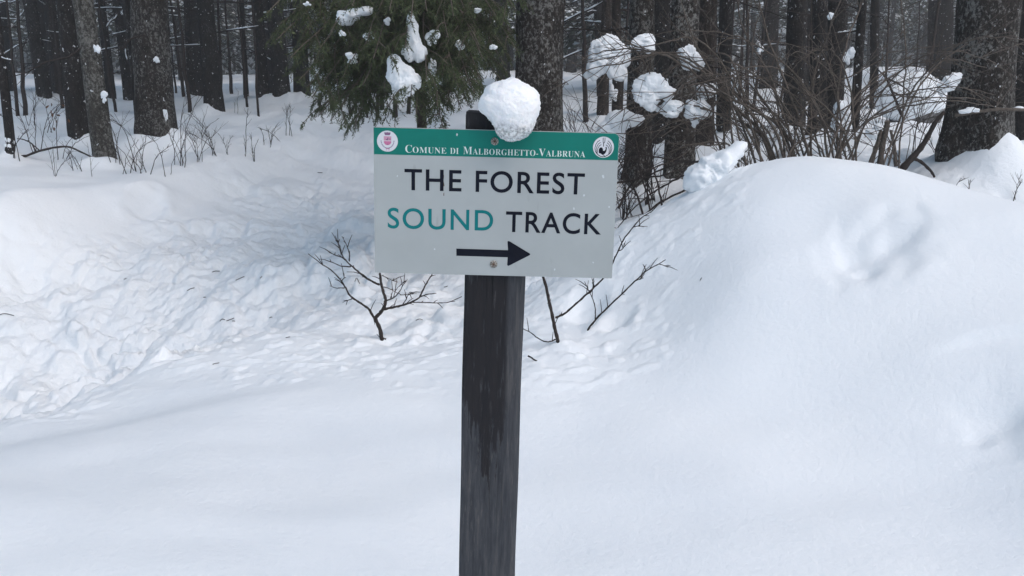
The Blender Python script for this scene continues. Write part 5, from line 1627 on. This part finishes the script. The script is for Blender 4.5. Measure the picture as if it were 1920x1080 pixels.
# stubs and leaning branches behind the mound
sy = 6.2
poly_tree('cut_stub', sy, ([(1650, 310), (1655, 270), (1662, 240), (1664, 228)], 14, 15), [([(1632, 308), (1645, 270), (1652, 245)], 12, 10), ([(1680, 312), (1676, 270), (1670, 245)], 9, 7)], 'mossy cut stubs with a snow cap behind the mound crest', 'stump', None, 'twig_brown')
poly_tree('leaning_branch', 6.0, ([(1690, 318), (1716, 290), (1735, 265), (1752, 232), (1770, 210)], 17, 10), [([(1712, 296), (1730, 306), (1746, 322), (1752, 332)], 8, 6)], 'thick broken branch leaning left of the thickest right trunk', 'branch', None, 'twig')
poly_tree('dead_branch', 7.8, ([(1690, 215), (1672, 170), (1660, 145), (1645, 130)], 7, 3), [([(1660, 146), (1690, 160), (1715, 180)], 5, 2), ([(1672, 172), (1700, 182), (1740, 182)], 4, 2)], 'dark dead branch before the grey boulder in the clearing', 'branch')
poly_tree('branch_stub', 5.95, ([(1790, 216), (1818, 212), (1845, 208), (1880, 205), (1925, 206)], 8, 8), [], 'horizontal branch stub across the thickest right trunk, snow on top', 'branch', None, 'twig_brown')

# boulder with snow in the clearing
bp = on(1712, 11.5)
r_ = px2m(60, bp)
me = lump_mesh('rock', [(0, 0, .1, .8), (.5, .1, -.1, .6), (-.5, 0, -.1, .6)], .04, 4, 9, [M['rock']], 2)
br_ = empty('boulder', bp)
tag(br_, 'snow-covered grey boulder standing before the bright clearing', 'boulder')
o = link(bpy.data.objects.new('rock', me), br_); o.scale = (r_ * .85, r_ * .8, r_ * 1.0); o.location = (r_ * .1, 0, r_ * .45)
me = lump_mesh('snow_cover', [(0, 0, .3, .85), (.5, .1, .1, .6), (-.5, 0, .15, .66)], .03, 4, 19, [M['snow_clump']], 2)
o = link(bpy.data.objects.new('snow_cover', me), br_); o.scale = (r_ * 1.08, r_ * 1.05, r_ * 1.05); o.location = (-r_ * .1, -r_ * .05, r_ * .55)

# little bits lying on the trodden snow
for k, (px, py, l, a) in enumerate([(358, 545, 13, -.6), (405, 512, 14, .1), (432, 602, 14, .05), (417, 603, 9, .5), (450, 525, 16, .1), (384, 560, 5, 0), (490, 527, 4, 0), (508, 599, 5, 1), (438, 605, 5, 0), (405, 684, 12, -.6), (540, 635, 8, -.8), (235, 526, 5, 0), (12, 597, 26, .5), (786, 600, 14, .9), (670, 533, 9, .3),
                                  (836, 540, 7, .4), (600, 325, 9, .8), (1314, 527, 5, 1.3), (1130, 392, 10, .1)]):
    B = hit(px, py)
    L = px2m(l, B)
    mb = MB()
    d = Vector((math.cos(a), 0.3, 0)).normalized() * L / 2
    P = [B - d, B + Vector((rs.uniform(-.1, .1) * L, 0, rs.uniform(0, .15) * L)), B + d]
    P = [Vector((p_.x, p_.y, hz(p_.x, p_.y) + 0.004 + 0.04 * L * (i == 1))) - B for i, p_ in enumerate(P)]
    mb.tube(bend(P, 3), px2m(0.65, B), 5, 0)
    o = mb.build('twig_bit', M['twig'])
    o.location = B
    tag(o, 'tiny twig bit', 'twig', 'twig bits on the snow')
    BIT.append((px, o))
# brown dry leaves on the left twigs
for k in range(9):
    px, py = rs.uniform(85, 135), rs.uniform(195, 245)
    P = at(px, py, 9.4)
    s = px2m(rs.uniform(5, 9), P) / 2
    V = [(-s, 0, 0), (-.3 * s, .2 * s, .55 * s), (.6 * s, .1 * s, .4 * s), (s * 1.1, 0, 0), (.5 * s, .25 * s, -.45 * s), (-.4 * s, .2 * s, -.5 * s), (0, -.15 * s, 0)]
    F = [(0, 1, 6), (1, 2, 6), (2, 3, 6), (3, 4, 6), (4, 5, 6), (5, 0, 6)]
    me = bpy.data.meshes.new('dry_leaf'); me.from_pydata(V, [], F); me.materials.append(M['leaf'])
    o = link(bpy.data.objects.new('dry_leaf', me)); o.location = P; o.rotation_euler = (rs.uniform(-.6, .6), rs.uniform(0, 6), rs.uniform(-.8, .8))
    tag(o, 'withered brown leaf hanging on the twigs at the left edge', 'leaf', 'withered leaves at the left')
    LEA.append((px, o))

order_labels(SHO, 'bare shoot')
order_labels(STM, 'thin bare stem')
order_labels(BIT, 'tiny twig bit', 'lying on the snow')
order_labels(LEA, 'withered leaf', 'on the twigs at the left edge')

# ------------------------------------------------------------------ snowy air
import bmesh
bm = bmesh.new()
bmesh.ops.create_cube(bm, size=1)
me = bpy.data.meshes.new('haze'); bm.to_mesh(me); bm.free()
hzo = link(bpy.data.objects.new('haze', me))
hzo.location = (0, 65, 11.5); hzo.scale = (320, 270, 29)
hm = bpy.data.materials.new('snowy_air'); hm.use_nodes = True
for n_ in list(hm.node_tree.nodes):
    if n_.type == 'BSDF_PRINCIPLED': hm.node_tree.nodes.remove(n_)
pv = hm.node_tree.nodes.new('ShaderNodeVolumePrincipled')
pv.inputs['Color'].default_value = (0.93, 0.95, 0.98, 1)
pv.inputs['Density'].default_value = 0.0055
hm.node_tree.links.new(pv.outputs[0], hm.node_tree.nodes['Material Output'].inputs['Volume'])
me.materials.append(hm)
tag(hzo, 'thin snowy haze in the air of the forest', kind='stuff')
